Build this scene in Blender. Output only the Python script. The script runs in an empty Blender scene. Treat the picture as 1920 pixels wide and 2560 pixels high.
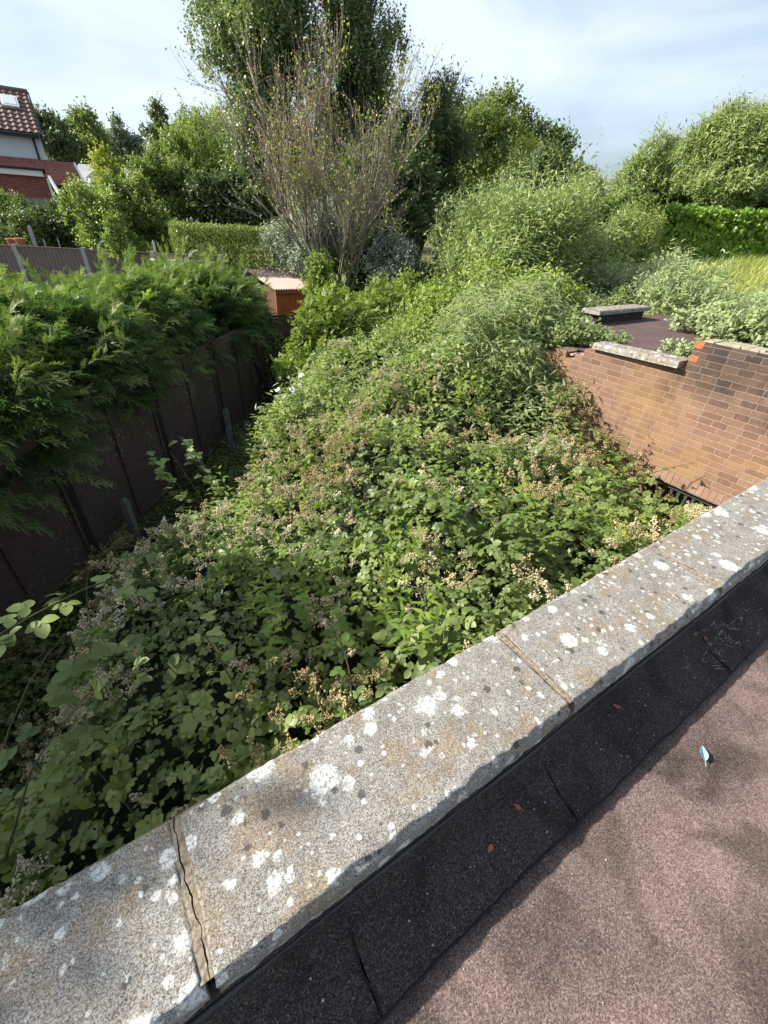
import bpy, math, numpy as np
from mathutils import Matrix, Vector
R = math.radians
scene = bpy.context.scene
COL = scene.collection

# ------------------------------------------------------------------ camera, sky, sun, exposure
cam = bpy.data.cameras.new('camera'); camo = bpy.data.objects.new('camera', cam); COL.objects.link(camo)
cam.sensor_fit = 'VERTICAL'; cam.sensor_height = 24.0; cam.lens = 24.0 * 1060 / 2560
cam.clip_start = 0.05; cam.clip_end = 3000
camo.matrix_world = Matrix(((0.83893, 0.27453, -0.46993, 0), (-0.54261, 0.48884, -0.68309, 0), (0.04219, 0.82805, 0.55907, 0), (0, 0, 0, 1)))
scene.camera = camo
SUN_EL, SUN_TH = 36.0, 52.0          # elevation; azimuth turned from +Y towards -X
sv = Vector((-math.sin(R(SUN_TH)) * math.cos(R(SUN_EL)), math.cos(R(SUN_TH)) * math.cos(R(SUN_EL)), math.sin(R(SUN_EL))))
sl = bpy.data.lights.new('sun', 'SUN'); sl.energy = 5.0; sl.angle = R(0.55); sl.color = (1.0, 0.94, 0.84)
so = bpy.data.objects.new('sun', sl); COL.objects.link(so); so.rotation_euler = sv.to_track_quat('Z', 'Y').to_euler()
w = bpy.data.worlds.new('World'); scene.world = w; w.use_nodes = True
nt = w.node_tree; nt.nodes.clear()
def wn(t, **k):
    n = nt.nodes.new(t)
    for a, b in k.items(): setattr(n, a, b)
    return n
sky = wn('ShaderNodeTexSky', sky_type='NISHITA', sun_disc=False, sun_elevation=R(SUN_EL), sun_rotation=R(-SUN_TH), air_density=1.0, dust_density=2.2, ozone_density=1.0)
tc = wn('ShaderNodeTexCoord'); mp = wn('ShaderNodeMapping'); mp.inputs['Scale'].default_value = (1.0, 1.0, 3.4); mp.inputs['Rotation'].default_value = (0.1, 0.25, 0.5)
n1 = wn('ShaderNodeTexNoise'); n1.inputs['Scale'].default_value = 1.5; n1.inputs['Detail'].default_value = 8; n1.inputs['Roughness'].default_value = 0.52; n1.inputs['Distortion'].default_value = 0.5
cr = wn('ShaderNodeValToRGB'); cr.color_ramp.elements[0].position = 0.40; cr.color_ramp.elements[1].position = 0.66
cr.color_ramp.elements[0].color = (0.16, 0.16, 0.16, 1); cr.color_ramp.elements[1].color = (0.97, 0.97, 0.97, 1)
mx = wn('ShaderNodeMix', data_type='RGBA'); mx.inputs[7].default_value = (5.9, 6.8, 7.9, 1)
bg = wn('ShaderNodeBackground'); bg.inputs['Strength'].default_value = 0.084; ow = wn('ShaderNodeOutputWorld')
L = nt.links.new
L(tc.outputs['Generated'], mp.inputs[0]); L(mp.outputs[0], n1.inputs['Vector']); L(n1.outputs['Fac'], cr.inputs[0])
L(cr.outputs[0], mx.inputs[0]); L(sky.outputs[0], mx.inputs[6]); L(mx.outputs[2], bg.inputs[0]); L(bg.outputs[0], ow.inputs[0])
scene.view_settings.view_transform = 'Standard'; scene.view_settings.look = 'None'
scene.view_settings.exposure = 0.90; scene.view_settings.gamma = 1.0
scene.render.engine = 'CYCLES'
scene.cycles.max_bounces = 6; scene.cycles.diffuse_bounces = 3; scene.cycles.glossy_bounces = 2; scene.cycles.transmission_bounces = 4; scene.cycles.transparent_max_bounces = 4

GZ = -3.7
# ------------------------------------------------------------------ helpers: objects
def link(name, me, mat=None, parent=None, label=None):
    o = bpy.data.objects.new(name, me); COL.objects.link(o)
    if mat is not None and me is not None:
        for m in (mat if isinstance(mat, (list, tuple)) else [mat]): me.materials.append(m)
    if parent: o.parent = parent
    if label: o['label'] = label
    return o
def tag(o, label, cat, group=None, kind=None):
    o['label'] = label; o['category'] = cat
    if group: o['group'] = group
    if kind: o['kind'] = kind
    return o
def empty(name, label, cat, loc=(0, 0, 0), group=None):
    o = bpy.data.objects.new(name, None); COL.objects.link(o); o.empty_display_size = 0.1
    o.location = loc
    return tag(o, label, cat, group)
def kid(o, parent):      # parent while keeping world coordinates (parents are only translated)
    o.parent = parent; o.matrix_parent_inverse = Matrix.Translation(-parent.location); return o

class MB:                # collects shapes into one mesh
    def __init__(s): s.v = []; s.f = []; s.n = 0
    def add(s, v, f):
        v = np.asarray(v, float); s.v.append(v); s.f += [tuple(i + s.n for i in q) for q in f]; s.n += len(v)
    def box(s, a, b, rot=0.0, piv=None):
        (x0, y0, z0), (x1, y1, z1) = a, b
        v = np.array([(x0, y0, z0), (x1, y0, z0), (x1, y1, z0), (x0, y1, z0), (x0, y0, z1), (x1, y0, z1), (x1, y1, z1), (x0, y1, z1)], float)
        if rot:
            p = np.array(piv if piv is not None else ((x0 + x1) / 2, (y0 + y1) / 2)); c, q = math.cos(rot), math.sin(rot)
            d = v[:, :2] - p; v[:, 0] = p[0] + d[:, 0] * c - d[:, 1] * q; v[:, 1] = p[1] + d[:, 0] * q + d[:, 1] * c
        s.add(v, [(0, 3, 2, 1), (4, 5, 6, 7), (0, 1, 5, 4), (1, 2, 6, 5), (2, 3, 7, 6), (3, 0, 4, 7)])
    def beam(s, p, q, wd, th, up=(0, 0, 1)):
        p, q = Vector(p), Vector(q); d = (q - p).normalized(); a = d.cross(Vector(up))
        if a.length < 1e-4: a = d.cross(Vector((1, 0, 0)))
        a.normalize(); b = a.cross(d).normalized(); v = []
        for e in (p, q):
            for i, j in ((-1, -1), (1, -1), (1, 1), (-1, 1)): v.append(e + a * (wd / 2 * i) + b * (th / 2 * j))
        s.add([tuple(x) for x in v], [(3, 2, 1, 0), (4, 5, 6, 7), (0, 1, 5, 4), (1, 2, 6, 5), (2, 3, 7, 6), (3, 0, 4, 7)])
    def tube(s, pts, rad, k=5):
        pts = [Vector(p) for p in pts]; m = len(pts)
        if not hasattr(rad, '__len__'): rad = [rad] * m
        v = []
        for i, p in enumerate(pts):
            d = (pts[min(i + 1, m - 1)] - pts[max(i - 1, 0)]).normalized()
            a = d.cross(Vector((0.31, 0.17, 0.93)))
            if a.length < 1e-3: a = d.cross(Vector((1, 0, 0)))
            a.normalize(); b = d.cross(a)
            for j in range(k):
                t = 2 * math.pi * j / k; v.append(p + (a * math.cos(t) + b * math.sin(t)) * rad[i])
        f = [(i * k + j, i * k + (j + 1) % k, (i + 1) * k + (j + 1) % k, (i + 1) * k + j) for i in range(m - 1) for j in range(k)]
        f.append(tuple(range(k - 1, -1, -1))); f.append(tuple((m - 1) * k + j for j in range(k)))
        s.add([tuple(x) for x in v], f)
    def build(s, name, mat=None, parent=None, label=None, bevel=0, smooth=False):
        me = bpy.data.meshes.new(name)
        V = np.concatenate(s.v) if s.v else np.zeros((0, 3)); me.from_pydata(V.tolist(), [], s.f); me.update()
        o = link(name, me, mat, None, label)
        if parent: kid(o, parent)
        if bevel:
            b = o.modifiers.new('b', 'BEVEL'); b.width = bevel; b.segments = 2; b.limit_method = 'ANGLE'
        if smooth: me.polygons.foreach_set('use_smooth', [True] * len(me.polygons))
        return o

class Cloud:             # thousands of small leaf shapes in one mesh, all triangles
    def __init__(s): s.V = []; s.F = []; s.M = []; s.T = []; s.n = 0
    def add(s, tv, tf, pos, X, Y, Z, sc, tint, mat=0):
        if len(pos) == 0: return
        tv = np.asarray(tv, np.float32); tf = np.asarray(tf, np.int32); n = len(pos); sc = np.broadcast_to(np.asarray(sc, float), (n,))
        v = pos[:, None, :] + sc[:, None, None] * (tv[None, :, 0:1] * X[:, None, :] + tv[None, :, 1:2] * Y[:, None, :] + tv[None, :, 2:3] * Z[:, None, :])
        f = tf[None] + (np.arange(n) * len(tv))[:, None, None] + s.n
        s.V.append(v.reshape(-1, 3).astype(np.float32)); s.F.append(f.reshape(-1, 3)); s.n += n * len(tv)
        s.T.append(np.repeat(np.broadcast_to(tint, (n,)), len(tf)).astype(np.float32)); s.M.append(np.full(n * len(tf), mat, np.int32))
    def build(s, name, mats, parent=None, label=None):
        V = np.concatenate(s.V); F = np.concatenate(s.F).astype(np.int32); T = np.concatenate(s.T); Mi = np.concatenate(s.M)
        me = bpy.data.meshes.new(name); me.vertices.add(len(V)); me.vertices.foreach_set('co', V.ravel())
        me.loops.add(F.size); me.loops.foreach_set('vertex_index', F.ravel())
        me.polygons.add(len(F)); me.polygons.foreach_set('loop_start', np.arange(0, F.size, 3, dtype=np.int32))
        me.polygons.foreach_set('material_index', Mi)
        at = me.attributes.new('tint', 'FLOAT', 'FACE'); at.data.foreach_set('value', T)
        me.update(calc_edges=True)
        o = link(name, me, mats, None, label)
        if parent: kid(o, parent)
        return o

SUNV = np.array(tuple(sv))
def nrm(a): return a / (np.linalg.norm(a, axis=-1, keepdims=True) + 1e-9)
def frames(Y, N):        # Y = along leaf, N = approx leaf normal
    Y = nrm(Y); X = nrm(np.cross(Y, N)); return X, Y, np.cross(X, Y)
def vnoise(p, seed=0):   # smooth value noise 0..1 for (n,k) points
    p = np.asarray(p, float); k = p.shape[1]; i = np.floor(p).astype(np.int64); f = p - i; f = f * f * (3 - 2 * f); out = 0
    for c in range(1 << k):
        w_ = 1; h = np.full(len(p), seed * 7919 + 17, np.int64)
        for a in range(k):
            b = (c >> a) & 1; w_ = w_ * (f[:, a] if b else 1 - f[:, a]); h = (h * 31 + (i[:, a] + b) * [374761393, 668265263, 1274126177][a]) & 0x7fffffff
        h = (h ^ (h >> 13)) * 1274126177 & 0x7fffffff; h ^= h >> 16
        out = out + w_ * ((h & 0xffff) / 65535.0)
    return out
def fbm(p, o=4, seed=0):
    s = 0; a = 0.5; p = np.asarray(p, float)
    for i in range(o): s = s + a * vnoise(p * (2 ** i), seed + i); a /= 2
    return s / (1 - 0.5 ** o)

# ------------------------------------------------------------------ helpers: materials
def newmat(name):
    m = bpy.data.materials.new(name); m.use_nodes = True; t = m.node_tree; t.nodes.clear(); return m, t
class NT:
    def __init__(s, t): s.t = t
    def n(s, typ, ins=None, **k):
        nd = s.t.nodes.new(typ)
        for a, b in k.items(): setattr(nd, a, b)
        for a, b in (ins or {}).items():
            if isinstance(b, bpy.types.NodeSocket): s.t.links.new(b, nd.inputs[a])
            else: nd.inputs[a].default_value = b
        return nd
    def ramp(s, fac, stops, interp='LINEAR'):
        r = s.n('ShaderNodeValToRGB', {0: fac}); e = r.color_ramp.elements; r.color_ramp.interpolation = interp
        while len(e) < len(stops): e.new(0.5)
        for x, (p, c) in zip(e, stops):
            x.position = p; x.color = (*c, 1) if hasattr(c, '__len__') else (c, c, c, 1)
        return r.outputs[0]
    def noise(s, vec, sc, det=4, ro=0.55, dist=0.0): return s.n('ShaderNodeTexNoise', {'Vector': vec, 'Scale': sc, 'Detail': det, 'Roughness': ro, 'Distortion': dist}).outputs['Fac']
    def mix(s, f, a, b, mode='MIX'): return s.n('ShaderNodeMix', {0: f, 6: a, 7: b}, data_type='RGBA', blend_type=mode).outputs[2]
    def m(s, op, a, b=0.0, c=0.0, clamp=False): return s.n('ShaderNodeMath', {0: a, 1: b, 2: c}, operation=op, use_clamp=clamp).outputs[0]
    def out(s, col, rough=0.8, bump=None, bs=0.3, bd=0.01, spec=0.3, metal=0.0):
        b = s.n('ShaderNodeBsdfPrincipled', {'Base Color': col, 'Roughness': rough, 'Metallic': metal, 'Specular IOR Level': spec})
        if bump is not None: s.t.links.new(s.n('ShaderNodeBump', {'Strength': bs, 'Distance': bd, 'Height': bump}).outputs[0], b.inputs['Normal'])
        s.t.links.new(b.outputs[0], s.n('ShaderNodeOutputMaterial').inputs[0]); return b
def C(r, g, b): return (r, g, b, 1)

def leafmat(name, c0, c1, c2, trans=0.28, rough=0.5, spec=0.35, back=None):
    m, t = newmat(name); q = NT(t)
    a = q.n('ShaderNodeAttribute', attribute_name='tint').outputs['Fac']
    col = q.ramp(a, [(0.0, c0), (0.55, c1), (1.0, c2)])
    if back:
        g = q.n('ShaderNodeNewGeometry').outputs['Backfacing']; col = q.mix(g, col, C(*back))
    p = q.n('ShaderNodeBsdfPrincipled', {'Base Color': col, 'Roughness': rough, 'Specular IOR Level': spec})
    tr = q.n('ShaderNodeBsdfTranslucent', {'Color': q.mix(0.55, col, q.mix(1.0, col, C(1.6, 2.0, 0.5), 'MULTIPLY'))})
    ms = q.n('ShaderNodeMixShader', {0: trans}); t.links.new(p.outputs[0], ms.inputs[1]); t.links.new(tr.outputs[0], ms.inputs[2])
    t.links.new(ms.outputs[0], q.n('ShaderNodeOutputMaterial').inputs[0]); return m

def plain(name, col, rough=0.75, var=0.35, sc=12, bs=0.2, bd=0.005, spec=0.3, stretch=(1, 1, 1), metal=0.0):
    m, t = newmat(name); q = NT(t); tcx = q.n('ShaderNodeTexCoord').outputs['Object']
    v = q.n('ShaderNodeMapping', {0: tcx, 3: stretch}).outputs[0]
    f = q.noise(v, sc, 6, 0.6); g = q.noise(v, sc * 7, 3, 0.6)
    k = q.m('ADD', q.m('MULTIPLY', f, 0.7), q.m('MULTIPLY', g, 0.3))
    lo = tuple(x * (1 - var) for x in col); hi = tuple(min(1, x * (1 + var)) for x in col)
    q.out(q.ramp(k, [(0.3, lo), (0.7, hi)]), rough, k, bs, bd, spec, metal); return m

# leaf shapes ---------------------------------------------------------------
def leaflet(L_=1.0, W=0.62, fold=0.10, curl=0.12):   # ovate, folded along the midrib, 5 stations
    st = [(0, 0.05), (0.2, 0.80), (0.45, 1.0), (0.72, 0.86), (0.90, 0.42), (1.0, 0.0)]
    v = []; f = []
    for i, (t, wv) in enumerate(st):
        z = -curl * t * t; v.append((0, t * L_, z))
        v.append((-W / 2 * wv, t * L_ - 0.03, z + fold * wv)); v.append((W / 2 * wv, t * L_ - 0.03, z + fold * wv))
    for i in range(5):
        a = 3 * i; b = a + 3
        if i < 4: f += [(a, b, b + 1), (a, b + 1, a + 1), (a, a + 2, b + 2), (a, b + 2, b)]
        else: f += [(a, b, a + 1), (a, a + 2, b)]
    return np.array(v), f
def compound(parts, lf):   # parts: (angle, along, size, tilt)
    V = []; F = []; n = 0; lv, lff = lf
    for (ang, al, sz, tl) in parts:
        c, s_ = math.cos(ang), math.sin(ang); v = lv * sz; v = np.column_stack([v[:, 0], v[:, 1] * math.cos(tl) - v[:, 2] * math.sin(tl), v[:, 1] * math.sin(tl) + v[:, 2] * math.cos(tl)])
        v = np.column_stack([v[:, 0] * c - v[:, 1] * s_, v[:, 0] * s_ + v[:, 1] * c, v[:, 2]]) + np.array([0, al, 0]); V.append(v)
        F += [tuple(i + n for i in q) for q in lff]; n += len(v)
    return np.concatenate(V), F
LF = leaflet(); LFr = leaflet(W=0.74, fold=0.07)
BR5 = compound([(0, .85, 1.0, -.15), (1.05, .75, .88, 0.05), (-1.05, .75, .88, -.05), (1.95, .45, .72, -.15), (-1.95, .45, .72, -.1)], LFr)
BR3 = compound([(0, .80, 1.05, -.15), (1.35, .62, .9, 0.05), (-1.3, .66, .92, -.12)], LFr)
SIMP = (np.array([(0, 0, 0), (-.30, .45, .08), (0, .5, 0), (.30, .45, .08), (0, 1, -.08)]), [(0, 2, 1), (0, 3, 2), (1, 2, 4), (2, 3, 4)])
NARR = (np.array([(0, 0, 0), (-.11, .4, .03), (.11, .4, .03), (0, 1, -.12)]), [(0, 2, 1), (1, 2, 3)])
RH = (np.array([(0, 0, 0), (-.36, .5, .06), (.36, .5, .06), (0, 1, -.05)]), [(0, 2, 1), (1, 2, 3)])
PINN = compound([(0, 1.0, .7, 0)] + [(sg * 1.05, al, .62, -.1) for al in (.25, .5, .78) for sg in (-1, 1)], NARR if False else (RH[0] * np.array([.8, 1, 1]), RH[1]))

# ------------------------------------------------------------------ shoots: foliage as leafy shoots spread over lobes
def shoots(rng, lobes, n, length, per, leaf, size, up=0.5, wind=(0, 0, 0), rand=0.5, droop=0.0, outw=1.0, tmean=0.5, tvar=0.22, shell=(0.55, 1.0), lsp=0.9, hue_scale=0.8):
    """lobes: list (centre, radii). returns tuple for Cloud.add"""
    w_ = np.array([r[0] * r[1] + r[1] * r[2] + r[0] * r[2] for c, r in lobes]); idx = rng.choice(len(lobes), n, p=w_ / w_.sum())
    Cn = np.array([c for c, r in lobes])[idx]; Rr = np.array([r for c, r in lobes])[idx]
    d = nrm(rng.normal(size=(n, 3))); d[:, 2] = np.where(d[:, 2] < -0.35, -d[:, 2], d[:, 2])
    k = rng.uniform(shell[0], shell[1], n) ** 0.6
    base = Cn + d * Rr * k[:, None]
    wv = np.array(wind, float)
    dr = nrm(d * outw + np.array([0, 0, up]) + wv + rng.normal(size=(n, 3)) * rand)
    Ls = length * rng.uniform(0.4, 1.25, n)
    t = np.tile((np.arange(per) + 0.5) / per, (n, 1)) + rng.uniform(-.5, .5, (n, per)) / per
    P = base[:, None] + dr[:, None] * (t * Ls[:, None])[:, :, None]; P[:, :, 2] -= droop * (t * Ls[:, None]) ** 2
    P = P.reshape(-1, 3); m = len(P); DR = np.repeat(dr, per, 0); OUT = np.repeat(d, per, 0)
    side = nrm(np.cross(DR, rng.normal(size=(m, 3))))
    Y = nrm(DR * 0.6 + side * lsp + wv * 0.7 + np.array([0, 0, -droop * .6])); N = nrm(OUT * 0.45 + np.array([0, 0, .35]) + SUNV * .65 + rng.normal(size=(m, 3)) * 0.5)
    X, Y, Z = frames(Y, N)
    hz = vnoise(base * hue_scale, 5)
    tint = np.clip(np.repeat(tmean + (hz - .5) * 0.5 + rng.normal(size=n) * .08, per) + rng.normal(size=m) * tvar * .6, 0, 1)
    return leaf[0], leaf[1], P, X, Y, Z, size * rng.uniform(.65, 1.25, m), tint
def mklobes(rng, c, r, n, lr, low=-0.5):
    out = []
    for i in range(n):
        d = rng.normal(size=3); d /= np.linalg.norm(d)
        if d[2] < low: d[2] = -d[2]
        k = rng.uniform(0.25, 1.0); s = lr * rng.uniform(0.5, 1.3) * (1.15 - .45 * k)
        if i % 5 == 0:      # a leader standing out of the crown
            q_ = np.array([d[0] * .75, d[1] * .75, abs(d[2]) * .5 + .55]); out.append((np.array(c) + q_ * np.array(r) * rng.uniform(.8, 1.05), (s * .45, s * .45, s * rng.uniform(.9, 1.5)))); continue
        out.append((np.array(c) + d * np.array(r) * k, (s * rng.uniform(.8, 1.2) * r[0] / max(r[0], .1), s * rng.uniform(.8, 1.2), s * rng.uniform(.7, 1.05))))
    return out
BARK = plain('bark', (0.10, 0.085, 0.065), 0.9, 0.4, 8, 0.5, 0.02, stretch=(1, 1, .2))
BARKP = plain('pale_bark', (0.20, 0.18, 0.13), 0.85, 0.4, 14, 0.4, 0.01, stretch=(1, 1, .2))
def limbs(rng, base, lobes, r0, k=6):
    mb = MB(); b = Vector(base); top = Vector(tuple(np.mean([c for c, r in lobes], 0)))
    mid = b.lerp(top, 0.45) + Vector((rng.normal() * .1, rng.normal() * .1, 0)); tp = b.lerp(top, 1.0)
    mb.tube([b + Vector((0, 0, -.15)), b.lerp(mid, .5), mid, mid.lerp(tp, .5), tp], [r0 * 1.3, r0 * 1.0, r0 * .85, r0 * .6, r0 * .3], 8)
    for c, r in lobes:
        s = b.lerp(mid, rng.uniform(.6, 1)) if rng.random() < .5 else mid.lerp(tp, rng.uniform(0, .8)); e = Vector(tuple(c)); m_ = s.lerp(e, .5) + Vector((0, 0, .12 * (e - s).length))
        mb.tube([s, m_, e], [r0 * .4, r0 * .26, r0 * .1], k)
    return mb
def tree(name, label, cat, seed, c, r, zb, nl, lr, mats, n, length, per, leaf, size, trunk=0.12, group=None, low=-.5, lobes=None, bark=None, name_crown='crown', **kw):
    rng = np.random.default_rng(seed)
    base = (c[0], c[1], zb); root = empty(name, label, cat, base, group)
    lb = lobes or mklobes(rng, c, r, nl, lr, low)
    limbs(rng, base, lb, trunk).build('trunk', bark or BARK, root, smooth=True)
    cl = Cloud(); cl.add(*shoots(rng, lb, n, length, per, leaf, size, **kw))
    k2 = dict(kw); k2.update(up=max(.9, kw.get('up', .5)), rand=.4, shell=(.8, 1.0)); cl.add(*shoots(rng, [l_ for l_ in lb if l_[0][2] > c[2] - .2] or lb, max(8, n // 28), length * 1.45, int(per * 1.6), leaf, size * .9, **k2)); cl.build(name_crown, mats, root)
    return root

# ================================================================== SETTING: ground
def smooth(a, b, x):
    t = np.clip((x - a) / (b - a), 0, 1); return t * t * (3 - 2 * t)
def ground_z(x, y):
    z = np.full_like(x, GZ)
    z += 0.9 * smooth(11, 15, y - 0.1 * x) * (1 - smooth(6, 11, x))          # gardens on the left lie higher
    z += 3.05 * smooth(9.5, 27, x - 0.05 * y) * (1 - smooth(16, 30, y - x * .35)) # grass bank on the right
    z += 0.25 * (fbm(np.column_stack([x, y]) * 0.35, 3, 3) - .5) * smooth(5, 14, np.hypot(x, y))
    return z
def build_ground():
    a = np.concatenate([-np.geomspace(900, 30, 14), np.linspace(-26, 60, 130), np.geomspace(64, 900, 14)])
    b = np.concatenate([-np.geomspace(900, 12, 14), np.linspace(-9, 60, 104), np.geomspace(64, 900, 14)])
    X, Y = np.meshgrid(a, b); Z = ground_z(X.ravel(), Y.ravel()); n, m = X.shape
    V = np.column_stack([X.ravel(), Y.ravel(), Z]); F = [(i * m + j, i * m + j + 1, (i + 1) * m + j + 1, (i + 1) * m + j) for i in range(n - 1) for j in range(m - 1)]
    me = bpy.data.meshes.new('ground'); me.from_pydata(V.tolist(), [], F); me.polygons.foreach_set('use_smooth', [True] * len(F))
    mt, t = newmat('ground_grass'); q = NT(t); v = q.n('ShaderNodeNewGeometry').outputs['Position']
    f = q.noise(v, 0.5, 6); g = q.noise(v, 9, 5, .7)
    sx = q.n('ShaderNodeSeparateXYZ', {0: v}).outputs[0]
    field = q.m('SMOOTHSTEP' if False else 'MULTIPLY', q.m('SUBTRACT', sx, 9.0), 0.3, clamp=True)
    soil = q.ramp(g, [(0.3, (.018, .022, .010)), (.7, (.05, .05, .022))])
    gr = q.ramp(q.m('ADD', q.m('MULTIPLY', f, .5), q.m('MULTIPLY', g, .5)), [(0.3, (.075, .09, .025)), (.55, (.15, .145, .045)), (.75, (.23, .20, .08))])
    q.out(q.mix(field, soil, gr), .95, g, .6, .05); o = link('ground', me, mt); o['kind'] = 'structure'; return o
build_ground()

# ================================================================== FLAT ROOF WE STAND ON
def speck(q, v, sc): return q.n('ShaderNodeTexVoronoi', {'Vector': v, 'Scale': sc})
def mat_coping():
    m, t = newmat('weathered_concrete'); q = NT(t); v = q.n('ShaderNodeNewGeometry').outputs['Position']
    wob = q.noise(v, 30, 5, .65); wob2 = q.noise(v, 120, 3, .7)
    fine = q.noise(v, 380, 4, .8); grain = speck(q, v, 520).outputs['Color']; gs = q.n('ShaderNodeSeparateColor', {0: grain}).outputs[0]
    g = q.m('ADD', q.m('MULTIPLY', fine, .55), q.m('MULTIPLY', gs, .45))
    big = q.noise(v, 3.2, 4, .6)
    base = q.ramp(g, [(.22, (.080, .073, .065)), (.42, (.245, .228, .20)), (.56, (.37, .35, .315)), (.80, (.59, .57, .53))])
    base = q.mix(q.ramp(q.noise(v, 14, 5, .7), [(.38, .55), (.6, 0.0)]), base, q.mix(1.0, base, C(.62, .60, .58), 'MULTIPLY'))
    # ochre crusts
    och = q.ramp(q.m('ADD', q.m('MULTIPLY', q.noise(v, 11, 4, .6, .4), .65), q.m('MULTIPLY', big, .40)), [(.53, 0.0), (.60, .8)])
    och = q.m('MULTIPLY', och, q.ramp(wob2, [(.36, 0.25), (.55, 1.0)]))
    jx = q.n('ShaderNodeSeparateXYZ', {0: v}).outputs[0]; jm = None
    for xj in (-.128, .83, 1.705, 2.60):
        dj = q.m('ABSOLUTE', q.m('SUBTRACT', jx, q.m('ADD', q.m('MULTIPLY', q.m('SUBTRACT', wob, .5), .05), xj))); dj = q.m('MULTIPLY', q.m('SUBTRACT', .020, dj), 70.0, clamp=True); jm = dj if jm is None else q.m('MAXIMUM', jm, dj)
    och = q.m('MAXIMUM', och, q.m('MULTIPLY', jm, .6))
    base = q.mix(och, base, q.ramp(g, [(.25, (.13, .095, .06)), (.5, (.28, .215, .14)), (.8, (.46, .38, .27))]))
    def spots(sc, r0, r1, prob, seed):
        vv = q.n('ShaderNodeMapping', {0: v, 1: (seed, seed * .7, 0)}).outputs[0]
        vv = q.n('ShaderNodeMixRGB', {0: 0.012, 1: vv, 2: q.n('ShaderNodeTexNoise', {'Vector': v, 'Scale': 55.0, 'Detail': 4.0}).outputs['Color']}, blend_type='ADD').outputs[0]
        vo = q.n('ShaderNodeTexVoronoi', {'Vector': vv, 'Scale': sc, 'Randomness': 1.0}); sc_ = q.n('ShaderNodeSeparateColor', {0: vo.outputs['Color']})
        rad = q.m('ADD', q.m('MULTIPLY', sc_.outputs[0], r1 - r0), r0); on = q.m('LESS_THAN', sc_.outputs[1], prob)
        e = q.m('SUBTRACT', rad, q.m('ADD', vo.outputs['Distance'], q.m('MULTIPLY', q.m('SUBTRACT', wob2, .5), .42)))
        return q.m('MULTIPLY', q.m('MULTIPLY', e, 14.0, clamp=True), on)
    dk = spots(26, .12, .38, .34, 3.1); base = q.mix(q.m('MULTIPLY', dk, .75), base, C(.06, .06, .055))
    wm = q.m('MAXIMUM', q.m('MAXIMUM', spots(9.5, .10, .40, .66, 7.7), q.m('MAXIMUM', spots(19, .08, .38, .60, 1.3), spots(29, .08, .34, .5, 11.9))), q.m('MULTIPLY', spots(44, .1, .34, .45, 5.9), .85))
    wht = q.ramp(q.noise(v, 150, 4, .8), [(.40, (.26, .26, .24)), (.49, (.66, .67, .63)), (.62, (.85, .85, .82))])
    base = q.mix(q.m('MULTIPLY', wm, .93), base, wht)
    q.out(base, .93, q.m('ADD', g, q.m('MULTIPLY', wm, .25)), .75, .004, .2); return m
COPING = mat_coping()
def mat_felt():
    m, t = newmat('mineral_felt'); q = NT(t); v = q.n('ShaderNodeNewGeometry').outputs['Position']
    vo = speck(q, v, 420); g = q.n('ShaderNodeSeparateColor', {0: vo.outputs['Color']}).outputs[0]; fn = q.noise(v, 190, 3, .75)
    k = q.m('ADD', q.m('MULTIPLY', g, .6), q.m('MULTIPLY', fn, .4)); big = q.noise(v, 2.3, 4, .55, .6)
    yy = q.n('ShaderNodeSeparateXYZ', {0: v}).outputs[1]
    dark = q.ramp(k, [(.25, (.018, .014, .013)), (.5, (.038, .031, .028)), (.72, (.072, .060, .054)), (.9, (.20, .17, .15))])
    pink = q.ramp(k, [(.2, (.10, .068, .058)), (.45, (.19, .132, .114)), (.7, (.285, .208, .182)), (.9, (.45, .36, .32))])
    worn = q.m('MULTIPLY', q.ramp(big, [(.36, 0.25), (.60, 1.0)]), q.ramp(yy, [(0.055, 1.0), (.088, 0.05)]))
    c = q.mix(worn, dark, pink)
    st = q.ramp(q.noise(v, 4.0, 3, .5, .8), [(.48, 0.0), (.62, .9)]); c = q.mix(st, c, q.mix(1.0, c, C(.48, .50, .46), 'MULTIPLY'))  # soft dappled tree shade put into the felt colour as darker patches
    gv = q.ramp(speck(q, v, 38).outputs['Distance'], [(.035, 1.0), (.05, 0.0)]); c = q.mix(q.m('MULTIPLY', gv, .7), c, C(.5, .46, .42))
    q.out(c, .9, k, .8, .003, .25); return m
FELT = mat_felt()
BITU = plain('bitumen_upstand', (0.055, 0.035, 0.036), .75, .5, 18, .5, .01, .4)
BLK0 = plain('lap_shadow_dark', (.010, .009, .010), .7, .3, 40)
LEAD = plain('lead_edge', (0.035, 0.036, 0.04), .6, .3, 20, .3, .004, .5)
MORT = plain('old_mortar', (0.30, 0.25, 0.185), .95, .75, 110, 1.0, .006, .15)

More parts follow.
